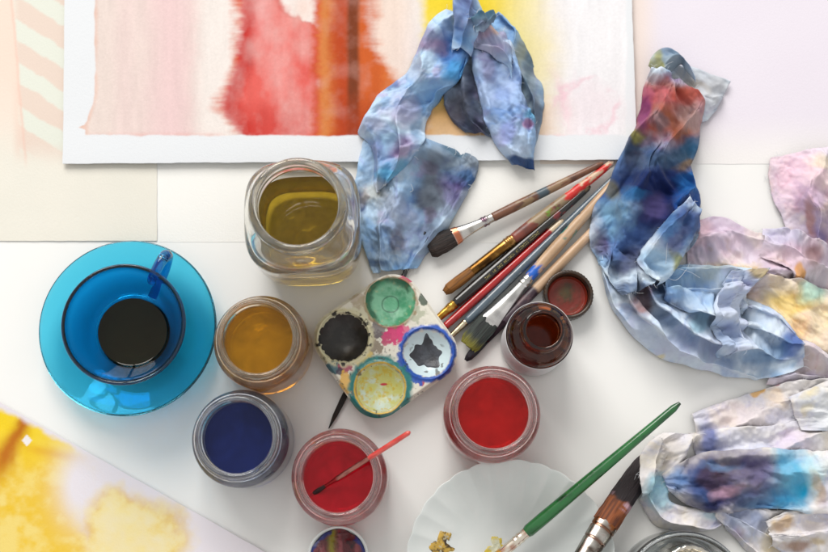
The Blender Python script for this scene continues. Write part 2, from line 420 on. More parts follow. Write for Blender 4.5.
def fill(prof, level, grow=0.03, shape=None, seg=96):
    k = int(np.argmax(prof[:, 1])); q = prof[k:][::-1]
    q = q[q[:, 1] < level - 0.05]
    q = q.copy(); q[1:, 0] += grow; q[:, 1] -= grow
    rl = inner_r(prof, level) + grow
    pts = [tuple(t) for t in q] + [(rl, level + 0.06), (rl - 0.10, level + 0.015), (rl - 0.35, level), (rl * 0.5, level), (0, level)]
    return lathe(pts, seg, shape)

def jar(label, px, py, k, H, level, lc, trans, liqname, glass_tint):
    b = W(px, py, H)
    t = thing('glass_jar', label, 'jar', (b[0], b[1], 0), 'small round glass jars of paint water')
    p = jar_profile(k, H)
    V, F = lathe(p, 128)
    build('jar_glass', V, F, milky(liqname.split('_')[0] + '_milky_glass', glass_tint, 0.84, 0.99), t, sharp=None)
    V, F = fill(p, level)
    build('paint_water', V, F, liquid(liqname, lc, trans), t, sharp=50)
    return t

jar('round glass jar of opaque orange-ochre paint water', 257, 338, 1.0, 6.8, 5.3, (0.88, 0.42, 0.010), 0.72, 'ochre_water', (0.975, 0.90, 0.77))
jar('round glass jar of dark navy blue paint water', 236, 437, 1.02, 6.4, 4.6, (0.016, 0.034, 0.21), 0.6, 'navy_water', (0.90, 0.925, 0.97))
jar('round glass jar of crimson paint water with a little brush standing in it', 337.5, 476.5, 1.0, 6.6, 4.9, (0.95, 0.012, 0.034), 0.72, 'crimson_water', (0.985, 0.89, 0.885))
jar('round glass jar of bright red paint water beside the brown bottle', 494, 412, 1.02, 6.6, 5.2, (0.95, 0.016, 0.014), 0.72, 'red_water', (0.985, 0.91, 0.90))

# the big square jar
def squarish(t, r, z):
    e = 1 - ss(7.6, 9.4, z)
    c = np.abs(np.cos(t - 0.03)); s = np.abs(np.sin(t - 0.03))
    n = 3.2
    sq = 1.0 / (c ** n + s ** n) ** (1 / n)
    return r * (1 + e * (sq - 1)), z
def big_jar():
    b = W(297, 204, 11.0)
    t = thing('glass_jar', 'big square-shouldered glass jar a third full of olive-brown water', 'jar', (b[0], b[1], 0))
    o = [(0, 0.15), (2.4, 0.15), (2.8, 0.0), (3.3, 0.15), (3.75, 0.9), (4.0, 2.3), (4.12, 7.0), (4.05, 7.9), (3.7, 8.8), (3.3, 9.3), (3.15, 9.5), (3.35, 9.65), (3.42, 9.85), (3.2, 10.05), (3.15, 10.3), (3.32, 10.5), (3.34, 10.8), (3.2, 11.0)]
    i = [(2.92, 11.02), (2.74, 10.85), (2.74, 9.6), (2.9, 9.1), (3.2, 8.5), (3.5, 7.7), (3.58, 7.0), (3.5, 2.5), (3.1, 1.6), (2.5, 1.3), (1.2, 1.4), (0, 1.45)]
    p = chaikin(o + i, 2)
    V, F = lathe(p, 160, squarish)
    build('jar_glass', V, F, M['bigglass'], t, sharp=None)
    V, F = fill(p, 5.2, 0.03, squarish, 160)
    m = liquid('olive_water', (0.66, 0.46, 0.035), 0.93)
    build('paint_water', V, F, m, t, sharp=50)
big_jar()

def cup_and_saucer():
    c = W(134, 331, 0)
    t = thing('saucer', 'turquoise glass saucer under the blue coffee cup', 'saucer', (c[0], c[1], 0))
    p = chaikin([(0, 0.22), (2.6, 0.22), (2.75, 0.02), (3.3, 0.02), (3.6, 0.25), (4.6, 0.75), (5.7, 1.25), (6.45, 1.72), (6.62, 1.92), (6.5, 2.02), (6.3, 1.93), (5.5, 1.52), (4.5, 1.05), (3.5, 0.62), (2.9, 0.52), (1.5, 0.52), (0, 0.52)], 2)
    V, F = lathe(p, 160)
    build('saucer_glass', V, F, M['blueglass'], t, sharp=None)
    c = W(138.5, 336.5, 0)
    t = thing('coffee_cup', 'blue glass cup of black coffee standing on its turquoise saucer', 'cup', (c[0], c[1], 0.66), rot=(0, radians(4.5), 0))
    p = chaikin([(0, 0.12), (1.7, 0.12), (1.85, 0.0), (2.15, 0.0), (2.35, 0.2), (2.45, 0.7), (2.75, 1.8), (3.3, 3.1), (3.92, 4.5), (4.22, 5.5), (4.24, 5.72), (4.1, 5.82), (3.95, 5.7), (3.62, 4.5), (3.0, 3.1), (2.44, 1.8), (2.1, 0.9), (1.7, 0.62), (0, 0.6)], 2)
    V, F = lathe(p, 160)
    build('cup_bowl', V * np.array([1.02, 1.02, 1.0]), F, M['cupglass'], t, sharp=None)
    V, F = fill(p, 1.75)
    build('coffee', V * np.array([1.02, 1.02, 1.0]), F, liquid('black_coffee', (0.035, 0.028, 0.008), 0.6, 0.01), t, sharp=50)
    a = radians(64)
    pts = [(3.55, 4.15), (4.1, 4.75), (4.9, 4.9), (5.55, 4.5), (5.6, 3.6), (5.0, 2.5), (4.1, 1.75), (2.95, 1.45)]
    V, F = tube([(r * cos(a), r * sin(a), z) for r, z in pts], [0.34, 0.36, 0.38, 0.42, 0.40, 0.36, 0.33, 0.36], 20, 60)
    build('handle', V * np.array([1.04, 1.04, 1.0]), F, M['handleglass'], t, sharp=None)
cup_and_saucer()

def ink_bottle():
    b = W(543.5, 330, 7.6)
    t = thing('ink_bottle', 'open amber glass ink bottle with white paper label round its sides', 'bottle', (b[0], b[1], 0))
    o = [(0, 0.1), (1.9, 0.1), (2.2, 0.0), (2.4, 0.2), (2.38, 0.6), (2.36, 4.8), (2.3, 5.4), (2.0, 5.9), (1.6, 6.2), (1.48, 6.35), (1.46, 6.6), (1.54, 6.75), (1.47, 6.95), (1.46, 7.4), (1.42, 7.58)]
    i = [(1.22, 7.6), (1.12, 7.45), (1.10, 6.3), (1.4, 5.9), (1.85, 5.4), (2.15, 4.9), (2.2, 0.8), (2.0, 0.45), (0, 0.4)]
    p = chaikin(o + i, 2)
    V, F = lathe(p, 96)
    build('bottle_glass', V, F, M['amber'], t, sharp=None)
    V, F = fill(p, 4.4)
    build('ink', V, F, liquid('sepia_ink', (0.10, 0.018, 0.004), 0.15), t, sharp=50)
    th = np.linspace(0, 2 * pi, 97)
    pr = [(2.40, 0.35), (2.43, 0.36), (2.43, 4.95), (2.40, 4.96)]
    V, F = lathe(pr, 96)
    build('label', V, F, M['white_label'], t, sharp=30)
    # the cap, lying open side up
    b = W(569, 294, 1.5)
    t = thing('bottle_cap', 'dark screw cap lying upside down beside the amber bottle, stained red inside', 'cap', (b[0], b[1], 0))
    def knurl(tt, r, z):
        return r + np.where(r > 1.78, 0.02 * np.cos(tt * 44), 0), z
    p = [(0, 0.0), (1.7, 0.0), (1.82, 0.08), (1.86, 0.3), (1.86, 1.35), (1.82, 1.46), (1.72, 1.5), (1.6, 1.46), (1.56, 1.3), (1.58, 1.1), (1.53, 0.95), (1.56, 0.8), (1.52, 0.4), (1.4, 0.3), (0, 0.3)]
    V, F = lathe(chaikin(p, 1), 176, knurl)
    build('cap_shell', V, F, M['blackcap'], t, sharp=None)
    n = 40
    rr = np.linspace(0, 1.5, n); th = np.arange(72) * 2 * pi / 72
    R, T = np.meshgrid(rr, th, indexing='ij')
    x = R * np.cos(T); y = R * np.sin(T)
    nz = fbm(x * 0.9, y * 0.9, 81); nf = fbm(x * 4, y * 4, 83)
    c = mixc(np.broadcast_to(lin((120, 34, 20)), x.shape + (3,)), lin((70, 46, 24)), ss(-0.1, 0.5, nz + 0.3 * nf))
    c = mixc(c, lin((78, 70, 30)), 0.8 * np.exp(-(np.hypot(x + 0.2, y - 0.35) / 0.5) ** 2))
    c = mixc(c, lin((150, 44, 26)), 0.6 * np.exp(-((R - 1.25) / 0.2) ** 2))
    V = np.stack([x, y, 0.36 + 0.04 * nz + 0.35 * ss(1.35, 1.5, R)], -1).reshape(-1, 3)
    build('dried_ink', V, gridfaces(n, 72, True), M['paintcake'], t, colors=c, sharp=None)
ink_bottle()

# ------------------------------------------------------------------ palette
def palette():
    zt = 1.95
    cen = {k: W(*v, zt) for k, v in dict(green=(390.6, 301.5), black=(343.7, 337.4), blue=(427, 353), yellow=(380, 388)).items()}
    mid = sum(cen.values()) / 4
    e1 = (cen['blue'] - cen['green'] + cen['yellow'] - cen['black'])[:2]; e1 /= np.linalg.norm(e1)
    ang = math.atan2(e1[1], e1[0])
    t = thing('paint_palette', 'square white ceramic palette with four paint wells, crusted with colour', 'palette', (mid[0], mid[1], 0))
    L = {k: (v - mid)[:2] for k, v in cen.items()}
    hw, rc = 4.46, 2.15
    nth, nr = 720, 170
    th = np.arange(nth) * 2 * pi / nth
    def border(th, h, r):
        d = np.stack([np.abs(np.cos(th - ang)), np.abs(np.sin(th - ang))], -1)
        lo = np.zeros(th.shape); hi = np.full(th.shape, 10.0)
        for _ in range(40):
            m = (lo + hi) / 2; q = d * m[..., None] - (h - r)
            sd = np.hypot(np.maximum(q[..., 0], 0), np.maximum(q[..., 1], 0)) + np.minimum(np.maximum(q[..., 0], q[..., 1]), 0) - r
            lo = np.where(sd < 0, m, lo); hi = np.where(sd < 0, hi, m)
        return lo
    B = border(th, hw, rc)
    s = np.linspace(0, 1, nr)[:, None]
    x = s * (B * np.cos(th))[None]; y = s * (B * np.sin(th))[None]
    R = 1.90
    def height(x, y):
        z = np.full(x.shape, zt)
        for k, c in L.items():
            r = np.hypot(x - c[0], y - c[1]) / R
            z = np.where(r < 1, zt - 0.95 * np.clip(1 - r ** 2.4, 0, 1), z)
            z = z + 0.07 * np.exp(-((r - 1.02) / 0.06) ** 2)
        return z
    z = height(x, y) + 0.02 * fbm(x * 2, y * 2, 90)
    z = z - 0.32 * ss(0.92, 1.0, s) ** 2
    z = z - 0.0
    # stains on the glaze
    n1 = fbm(x * 1.1, y * 1.1, 91, 5); n2 = fbm(x * 2.6, y * 2.6, 92, 5); n3 = fbm(x * 5, y * 5, 93, 4)
    c = np.broadcast_to(lin((222, 218, 205)), x.shape + (3,)).copy()
    px, py = PX(np.stack([x + mid[0], y + mid[1], z], -1))
    def blob(cx, cy, rx, rgb, a=1.0, ed=0.35, am=0.6):
        nonlocal c
        d = np.hypot(px - cx, py - cy) / rx + am * n2 + 0.25 * n3
        c = mixc(c, lin(rgb), a * (1 - ss(1 - ed, 1 + 0.05, d)))
    blob(365, 312, 17, (200, 195, 165), 0.8)
    blob(358, 300, 9, (150, 120, 95), 0.5)
    blob(372, 345, 14, (120, 104, 84), 0.85, 0.3, 1.0)
    blob(378, 330, 11, (92, 84, 92), 0.8, 0.3, 0.9)
    blob(366, 362, 12, (214, 190, 110), 0.8)
    blob(394, 334, 10, (206, 40, 110), 0.95, 0.2, 0.5)
    blob(386, 341, 6, (190, 70, 110), 0.8, 0.3, 0.9)
    blob(402, 330, 8, (214, 60, 120), 0.8, 0.3, 0.9)
    blob(334, 366, 8, (44, 92, 104), 0.95, 0.2)
    blob(326, 358, 6, (120, 110, 60), 0.8)
    blob(346, 367, 6.5, (160, 36, 80), 0.9, 0.2, 0.8)
    blob(340, 372, 4, (60, 50, 70), 0.9)
    blob(348, 383, 11, (224, 176, 78), 0.9, 0.25, 0.5)
    blob(358, 402, 9, (222, 170, 90), 0.9, 0.25, 0.5)
    blob(405, 281, 6, (190, 40, 90), 0.9, 0.2)
    blob(424, 300, 6, (60, 80, 66), 0.9, 0.2, 0.9)
    blob(416, 312, 9, (150, 160, 130), 0.6, 0.4, 1.0)
    blob(421, 381, 4, (180, 40, 40), 0.9, 0.2)
    blob(440, 368, 4, (30, 40, 80), 0.9, 0.3)
    blob(356, 392, 5, (160, 34, 44), 0.9, 0.2)
    blob(408, 368, 11, (24, 74, 170), 0.95, 0.15, 0.5)
    blob(416, 376, 8, (30, 84, 180), 0.95, 0.15, 0.7)
    for k, (ring, a, wd, r0) in dict(black=((206, 200, 165), 0.95, 0.16, 1.02), blue=((26, 78, 172), 1.0, 0.12, 1.03), yellow=((34, 118, 116), 1.0, 0.17, 1.10), green=((150, 120, 80), 0.7, 0.07, 1.0)).items():
        r = np.hypot(x - L[k][0], y - L[k][1]) / R
        tt = np.arctan2(y - L[k][1], x - L[k][0])
        gate = ss(-0.5, 0.0, n1 + 0.8 * n2 + (0.45 if k != 'green' else 0))
        c = mixc(c, lin(ring), a * np.exp(-((r - r0 - 0.10 * n2) / wd) ** 4) * gate)
        if k == 'black': c = mixc(c, lin((30, 26, 24)), ss(0.1, 0.35, n2) * np.exp(-((r - 1.03) / 0.12) ** 4))
        if k == 'yellow': c = mixc(c, lin((226, 186, 74)), np.exp(-((r - 0.98 - 0.03 * n2) / 0.035) ** 2))
        if k == 'blue': c = mixc(c, lin((204, 222, 226)), 1 - ss(0.86, 0.94, r + 0.10 * n2))
        if k == 'green': c = mixc(c, lin((70, 120, 92)), 1 - ss(0.9, 1.0, r))
        if k == 'yellow': c = mixc(c, lin((196, 196, 130)), 1 - ss(0.88, 0.95, r))
    c = mixc(c, lin((60, 54, 50)), 0.75 * ss(0.42, 0.6, n2 + 0.5 * n3) * ss(0.2, -0.3, y / 4 + n1 * 0.3 - 0.1))
    # skirt below the rim and a floor 4 mm above the table
    rings = [(1.0, zt - 0.45), (0.995, 1.1), (0.965, 0.55), (0.92, 0.45), (0.0, 0.45)]
    X = [x]; Y = [y]; Z = [z]; C = [c]
    side = np.broadcast_to(lin((218, 206, 186)), (nth, 3)) * (1 - 0.25 * ss(0, 0.6, fbm(th * 6, th * 0, 95)))[:, None]
    for q, zz in rings:
        X.append((q * B * np.cos(th))[None]); Y.append((q * B * np.sin(th))[None]); Z.append(np.full((1, nth), zz)); C.append(side[None])
    V = np.stack([np.concatenate(X), np.concatenate(Y), np.concatenate(Z)], -1)
    build('palette_body', V.reshape(-1, 3), gridfaces(V.shape[0], nth, True), M['ceramic'], t, colors=np.concatenate(C).reshape(-1, 3), sharp=None)
    # dried paint lying in the wells
    def cake(k, rad, dz, colour, gloss=None):
        n, m = 70, 144
        tt = np.arange(m) * 2 * pi / m
        edge = rad(tt)
        sr = np.linspace(0, 1, n)[:, None]
        lx = sr * edge * np.cos(tt); ly = sr * edge * np.sin(tt)
        cx, cy = L[k]
        zz = height(lx + cx, ly + cy) + dz * (1 - sr ** 8) + 0.004 + 0.01 * fbm(lx * 3, ly * 3, 97)
        V = np.stack([lx + cx, ly + cy, zz], -1).reshape(-1, 3)
        o = build('dried_paint', V, gridfaces(n, m, True), gloss or M['paintcake'], t, colors=colour(lx, ly, np.hypot(lx, ly) / R).reshape(-1, 3), sharp=None)
        return o
    def cgreen(x, y, r):
        a = fbm(x * 1.3, y * 1.3, 101, 5); b = fbm(x * 3.5, y * 3.5, 102)
        c = mixc(np.broadcast_to(lin((72, 150, 112)), x.shape + (3,)), lin((132, 190, 158)), ss(-0.3, 0.4, a))
        c = mixc(c, lin((190, 190, 150)), 0.8 * ss(0.25, 0.5, b) * ss(0.5, 0.9, r))
        c = mixc(c, lin((30, 92, 66)), 0.9 * ss(0.75, 0.95, r + 0.25 * a) * ss(-0.3, 0.3, y - x + a))
        c = mixc(c, lin((140, 112, 70)), 0.7 * ss(0.86, 0.98, r) * ss(0.0, 0.4, b + 0.2))
        c = mixc(c, lin((24, 76, 56)), 0.7 * np.exp(-((np.hypot(x + 0.02, y + 0.08) - 0.62 - 0.05 * a) / 0.05) ** 2))
        c = mixc(c, lin((104, 178, 140)), 0.8 * (1 - ss(0.4, 0.58, np.hypot(x, y + 0.08))))
        return c
    cake('green', lambda a: 1.84 + 0.05 * np.sin(3 * a) + 0 * a, 0.05, cgreen)['label'] = 'green dried paint'
    def cblack(x, y, r):
        a = fbm(x * 2, y * 2, 104)
        return mixc(np.broadcast_to(lin((30, 27, 25)), x.shape + (3,)), lin((52, 48, 46)), ss(0, 0.5, a) * 0.6 + 0.4 * (1 - ss(0.05, 0.2, r)))
    jag = lambda a: 1.80 + 0.16 * fbm(a * 4, a * 0 + 3, 105, 4) * np.sin(a / 2) - 0.10 * ss(0.3, 0.6, fbm(a * 9, a * 0, 106, 2))
    cake('black', jag, 0.06, cblack)['label'] = 'cracked black dried paint'
    def cgrey(x, y, r):
        return mixc(np.broadcast_to(lin((44, 46, 52)), x.shape + (3,)), lin((66, 70, 78)), ss(-0.2, 0.5, fbm(x * 2, y * 2, 107)))
    def star(a):
        return 0.98 + 0.55 * np.exp(-((np.mod(a - 1.6 + pi, 2 * pi) - pi) / 0.16) ** 2) + 0.42 * np.exp(-((np.mod(a + 0.75 + pi, 2 * pi) - pi) / 0.22) ** 2) + 0.5 * np.exp(-((np.mod(a - 3.25 + pi, 2 * pi) - pi) / 0.22) ** 2) + 0.12 * np.sin(5 * a + 1) + 0.05 * np.sin(11 * a)
    cake('blue', star, 0.05, cgrey)['label'] = 'star-shaped dark grey paint in blue ringed well'
    def cyel(x, y, r):
        a = fbm(x * 1.6, y * 1.6, 109, 5); b = fbm(x * 4, y * 4, 110)
        c = mixc(np.broadcast_to(lin((190, 190, 112)), x.shape + (3,)), lin((190, 206, 196)), ss(-0.2, 0.5, a - 0.3 * y))
        c = mixc(c, lin((196, 170, 50)), 0.8 * ss(0.1, 0.5, b))
        c = mixc(c, lin((186, 44, 60)), (1 - ss(0.12, 0.2, np.hypot((x - 0.25) * 0.6 - (y - 0.35) * 0.1, (y - 0.35) * 1.7))))
        return c
    cake('yellow', lambda a: 1.62 + 0.05 * np.sin(4 * a + 1), 0.06, cyel)['label'] = 'pale yellow-green dried paint'
palette()

# ------------------------------------------------------------------ brushes
def brush(label, a, b, parts, flat=1.0, roll=0.0):
    """a: tip (x,y,z) b: end of the handle, cm; parts: (name, material, [(t, r)...], flatness at ends, colour(t, th, n))"""
    a = np.array(a, float); b = np.array(b, float)
    d = b - a; Lg = np.linalg.norm(d)
    rz = math.atan2(d[1], d[0]); ry = -math.asin(d[2] / Lg)
    t = thing('paintbrush', label, 'paintbrush', a, 'paintbrushes on the table')
    t.rotation_euler = (roll, ry, rz)
    for k, (name, mt, st, fl, colour) in enumerate(parts):
        st = np.array(st, float)
        x = st[:, 0] * Lg
        n = int(max(14, (x[-1] - x[0]) / 0.10))
        xs = np.unique(np.concatenate([np.linspace(x[0], x[-1], n), x]))
        r = np.interp(xs, x, st[:, 1])
        if len(r) > 8 and mt in ('wood', 'lacquer', 'bristle'):
            rp = np.concatenate([[r[0]], (r[:-2] + r[1:-1] * 2 + r[2:]) / 4, [r[-1]]]); r = rp
        seg = 40 if mt == 'bristle' else 24
        th = np.arange(seg) * 2 * pi / seg
        X = np.repeat(xs[:, None], seg, 1); T = np.repeat(th[None], len(xs), 0)
        Rr = np.repeat(r[:, None], seg, 1)
        if mt == 'bristle':
            g = fbm(T * 5 + 0.4 * X, X * 0.35, 120 + k) 
            Rr = Rr * (1 + 0.14 * g); X = X + 0.14 * fbm(T * 6, X * 0 + 3.1, 124 + k) * (1 - ss(x[0], x[0] + 0.7, X))
        f = np.interp(xs, [x[0], x[-1]], fl)[:, None]
        V = np.stack([X, Rr * np.cos(T) * np.sqrt(1 / f), Rr * np.sin(T) * np.sqrt(f)], -1)
        cap0 = np.repeat(V[:1].mean(1, keepdims=True), seg, 1); cap1 = np.repeat(V[-1:].mean(1, keepdims=True), seg, 1)
        tt = np.concatenate([X[:1], X, X[-1:]]) / Lg; T2 = np.concatenate([T[:1], T, T[-1:]])
        V = np.concatenate([cap0, V, cap1])
        c = colour(tt, T2, Lg)
        build(name, V.reshape(-1, 3), gridfaces(V.shape[0], seg, True), M[mt], t, colors=c.reshape(-1, 3), sharp=55)
    return t

def tone_t(rgb, rgb2=None, seed=0, fx=1.2, fy=1.0, lo=-0.3, hi=0.4, amt=1.0):
    rgb2 = rgb2 or tuple(int(v * 0.75) for v in rgb)
    def f(t, th, Lg):
        n = fbm(t * Lg * fx, th * fy, 200 + seed, 5)
        return mixc(np.broadcast_to(lin(rgb), t.shape + (3,)), lin(rgb2), amt * ss(lo, hi, n))
    return f
def strands(rgb, rgb2, tip=None, t1=0.05, seed=0):
    def f(t, th, Lg):
        n = fbm(th * 7, t * Lg * 0.5, 220 + seed, 4)
        c = mixc(np.broadcast_to(lin(rgb), t.shape + (3,)), lin(rgb2), ss(-0.2, 0.5, n))
        if tip is not None: c = mixc(c, lin(tip), 1 - ss(0, t1, t + 0.02 * n))
        return c
    return f
def zone(base, *zs):
    """base colour function with painted zones (t0, t1, rgb, raggedness, threshold)"""
    def f(t, th, Lg):
        c = base(t, th, Lg)
        for k, (t0, t1, rgb, rag, am) in enumerate(zs):
            n = fbm(t * Lg * 1.3, th * 1.1, 240 + k, 5)
            e = rag * n
            m = ss(t0 - 0.008, t0 + 0.008, t + e) * (1 - ss(t1 - 0.008, t1 + 0.008, t + e))
            if am < 1: m = m * ss(1 - 2 * am - 0.15, 1 - 2 * am + 0.15, n * 1.6)
            c = mixc(c, lin(rgb), m)
        return c
    return f
silver = tone_t((206, 204, 200), (168, 164, 158), 1, 2)
brass = tone_t((214, 168, 80), (150, 108, 44), 2, 2)
grime = tone_t((120, 84, 40), (64, 44, 24), 3, 1.5)

def lay(px0, py0, z0, px1, py1, z1):
    return W(px0, py0, z0), W(px1, py1, z1)

# a: flat brush with dark bristles
a, b = lay(429, 249, 0.75, 603, 163, 0.8)
brush('flat dark-bristled brush with worn brown handle, lying apart under the painting edge', a, b, [
    ('bristles', 'bristle', [(0, 0.42), (0.02, 0.58), (0.08, 0.60), (0.145, 0.50)], (0.42, 0.5), strands((40, 27, 22), (20, 13, 12), None)),
    ('ferrule', 'ferrule', [(0.14, 0.52), (0.17, 0.50), (0.171, 0.47), (0.25, 0.38), (0.30, 0.35), (0.31, 0.40), (0.32, 0.35), (0.33, 0.40), (0.34, 0.35), (0.36, 0.35)], (0.5, 1.0), zone(silver, (0.14, 0.175, (190, 120, 90), 0.0, 1), (0.3, 0.33, (120, 96, 110), 0.01, 0.6))),
    ('handle', 'wood', [(0.355, 0.30), (0.37, 0.36), (0.5, 0.38), (0.75, 0.33), (0.97, 0.24), (1.0, 0.10)], (1, 1), zone(tone_t((116, 74, 52), (82, 52, 40), 5), (0.62, 0.68, (66, 82, 92), 0.02, 1), (0.68, 0.8, (140, 112, 84), 0.03, 0.7), (0.5, 0.62, (134, 108, 78), 0.03, 0.5)))])
# b: brown stained round brush, red paint on the handle end
a, b = lay(445, 292, 0.62, 613, 162, 0.75)
brush('thick round brush stained brown with green smears and a red-daubed handle end', a, b, [
    ('bristles', 'bristle', [(0, 0.22), (0.02, 0.40), (0.08, 0.44), (0.16, 0.40)], (0.9, 1), strands((142, 92, 36), (88, 54, 22), None, seed=1)),
    ('ferrule', 'ferrule', [(0.155, 0.41), (0.25, 0.42), (0.36, 0.44), (0.365, 0.49), (0.375, 0.44), (0.385, 0.49), (0.395, 0.44), (0.40, 0.44)], (1, 1), zone(grime, (0.28, 0.37, (150, 112, 56), 0.05, 0.6), (0.35, 0.41, (176, 132, 80), 0.03, 0.6))),
    ('handle', 'wood', [(0.395, 0.36), (0.41, 0.44), (0.52, 0.47), (0.7, 0.40), (0.9, 0.32), (0.99, 0.26), (1.0, 0.12)], (1, 1), zone(tone_t((128, 62, 48), (92, 52, 44), 7), (0.52, 1.0, (142, 122, 94), 0.06, 0.75), (0.585, 0.66, (110, 150, 50), 0.05, 0.45), (0.72, 1.0, (196, 168, 140), 0.03, 1), (0.71, 0.985, (200, 36, 30), 0.02, 0.52)))])
# c: black lacquered brush with gold lettering
a, b = lay(420, 334, 0.6, 590, 186, 0.6)
bc = brush('black lacquered brush with a line of gold lettering and brass ferrule', a, b, [
    ('bristles', 'bristle', [(0, 0.05), (0.04, 0.16), (0.09, 0.24)], (1, 1), strands((60, 40, 26), (36, 24, 18))),
    ('ferrule', 'ferrule', [(0.085, 0.26), (0.16, 0.34), (0.18, 0.39), (0.185, 0.35), (0.20, 0.39)], (1, 1), brass),
    ('handle', 'lacquer', [(0.198, 0.34), (0.21, 0.39), (0.32, 0.42), (0.6, 0.38), (0.9, 0.30), (0.985, 0.25), (1.0, 0.10)], (1, 1), zone(tone_t((20, 18, 17), (30, 28, 26), 9), (0.80, 0.9, (110, 26, 30), 0.04, 0.3), (0.97, 1.0, (90, 70, 40), 0.02, 0.4)))])
def lettering():
    Lg = np.linalg.norm(b - a); V = []; F = []
    rnd = random.Random(4); x = 0.37
    for word in (4, 2, 3, 7, 8, 6):
        for k in range(word):
            w = rnd.uniform(0.09, 0.13) ; h = rnd.choice([0.13, 0.13, 0.10, 0.15])
            x0 = x * Lg; r = np.interp(x, [0.32, 0.6, 0.9], [0.42, 0.38, 0.30]) + 0.006
            # each glyph: an upright and one or two crossing strokes, bent round the handle
            strokes = [(0, 0.035, -1, 1)]
            if rnd.random() < .7: strokes.append((0.03, w, 0.55, 1))
            if rnd.random() < .7: strokes.append((0.03, w, -1, -0.55))
            if rnd.random() < .5: strokes.append((w - 0.03, w, -1, 1))
            for (u0, u1, v0, v1) in strokes:
                base = len(V)
                for u in (u0, u1):
                    for v in (v0, v1):
                        an = pi / 2 + 0.35 + v * h / r * 0.75
                        V.append((x0 + u, r * cos(an), r * sin(an)))
                F.append((base, base + 1, base + 3, base + 2))
            x += (w + 0.05) / Lg
        x += 0.16 / Lg
    build('lettering', V, F, M['gold'], bc, smooth=False)
lettering()
# d: slim red brush with bare wooden end
a, b = lay(428, 342, 0.5, 563, 220, 0.45)
brush('slim red brush with a bare pale wood end', a, b, [
    ('bristles', 'bristle', [(0, 0.04), (0.05, 0.13), (0.08, 0.18)], (1, 1), strands((60, 40, 26), (36, 24, 18))),
    ('ferrule', 'ferrule', [(0.075, 0.2), (0.12, 0.26)], (1, 1), silver),
    ('handle', 'lacquer', [(0.115, 0.26), (0.13, 0.29), (0.4, 0.33), (0.7, 0.31), (0.9, 0.29), (0.985, 0.22), (1.0, 0.10)], (1, 1), zone(tone_t((176, 20, 22), (150, 16, 20), 11), (0.905, 1.1, (206, 186, 156), 0.01, 1)))])
# e: slate brush
a, b = lay(434, 353, 0.5, 617, 175, 0.55)
brush('slate blue-grey brush with a narrow silver ferrule, whole length bare', a, b, [
    ('bristles', 'bristle', [(0, 0.04), (0.04, 0.13), (0.07, 0.17)], (1, 1), strands((60, 40, 26), (36, 24, 18))),
    ('ferrule', 'ferrule', [(0.065, 0.19), (0.16, 0.27), (0.165, 0.30), (0.17, 0.27)], (1, 1), tone_t((216, 206, 180), (170, 158, 130), 2, 2)),
    ('handle', 'lacquer', [(0.168, 0.26), (0.18, 0.33), (0.3, 0.37), (0.6, 0.32), (0.9, 0.27), (0.985, 0.26), (1.0, 0.10)], (1, 1), zone(tone_t((84, 100, 112), (70, 84, 96), 13), (0.3, 0.8, (50, 60, 68), 0.05, 0.25)))])
# f: flat wash brush with bright ferrule
a, b = lay(468, 346, 0.75, 634, 160, 0.75)
brush('flat wash brush with broad bright ferrule, blue paint at its neck and raw wood handle', a, b, [
    ('bristles', 'bristle', [(0, 0.40), (0.02, 0.50), (0.10, 0.52), (0.13, 0.49)], (0.35, 0.35), strands((50, 58, 54), (30, 34, 34), (120, 116, 40), 0.05, 2)),
    ('ferrule', 'ferrule', [(0.115, 0.48), (0.13, 0.49), (0.21, 0.45), (0.28, 0.40), (0.32, 0.38), (0.325, 0.44), (0.335, 0.39), (0.345, 0.44), (0.355, 0.39), (0.36, 0.39)], (0.36, 1.0), tone_t((214, 213, 211), (178, 177, 176), 1, 1)),
    ('handle', 'wood', [(0.355, 0.36), (0.37, 0.40), (0.52, 0.46), (0.75, 0.38), (0.98, 0.28), (1.0, 0.12)], (1, 1), zone(tone_t((196, 164, 132), (172, 140, 108), 15, 0.5, 2.5), (0.34, 0.415, (20, 92, 190), 0.05, 0.75), (0.58, 0.64, (70, 130, 120), 0.05, 0.4), (0.7, 0.74, (60, 60, 60), 0.05, 0.2)))])
# g: raw wood brush dipped in purple
a, b = lay(466, 360, 0.5, 643, 180, 0.6)
brush('raw wood brush whose lower half is soaked in dark purple paint', a, b, [
    ('bristles', 'bristle', [(0, 0.10), (0.015, 0.26), (0.05, 0.34), (0.10, 0.30)], (0.8, 1), strands((40, 34, 44), (22, 20, 28), None, seed=3)),
    ('ferrule', 'ferrule', [(0.095, 0.30), (0.13, 0.33), (0.20, 0.34), (0.205, 0.37), (0.21, 0.34)], (1, 1), tone_t((60, 46, 52), (30, 22, 30), 16)),
    ('handle', 'wood', [(0.205, 0.32), (0.22, 0.35), (0.35, 0.42), (0.6, 0.38), (0.98, 0.26), (1.0, 0.12)], (1, 1), zone(tone_t((200, 168, 138), (178, 146, 114), 17, 0.5, 2.5), (0.15, 0.385, (52, 34, 46), 0.006, 1), (0.27, 0.36, (84, 60, 66), 0.04, 0.5)))])
# h: thin dark brush underneath the palette
a, b = lay(329, 428, 0.28, 425, 232, 0.3)
brush('thin dark brush lying underneath the ceramic palette', a, b, [
    ('bristles', 'bristle', [(0, 0.03), (0.06, 0.17), (0.13, 0.21), (0.19, 0.20)], (0.9, 1), strands((34, 24, 18), (18, 12, 10))),
    ('ferrule', 'ferrule', [(0.185, 0.20), (0.35, 0.20)], (1, 1), tone_t((70, 60, 48), (44, 36, 28))),
    ('handle', 'lacquer', [(0.345, 0.18), (0.37, 0.2), (0.7, 0.2), (1.0, 0.17)], (1, 1), tone_t((36, 36, 40), (24, 24, 26)))])
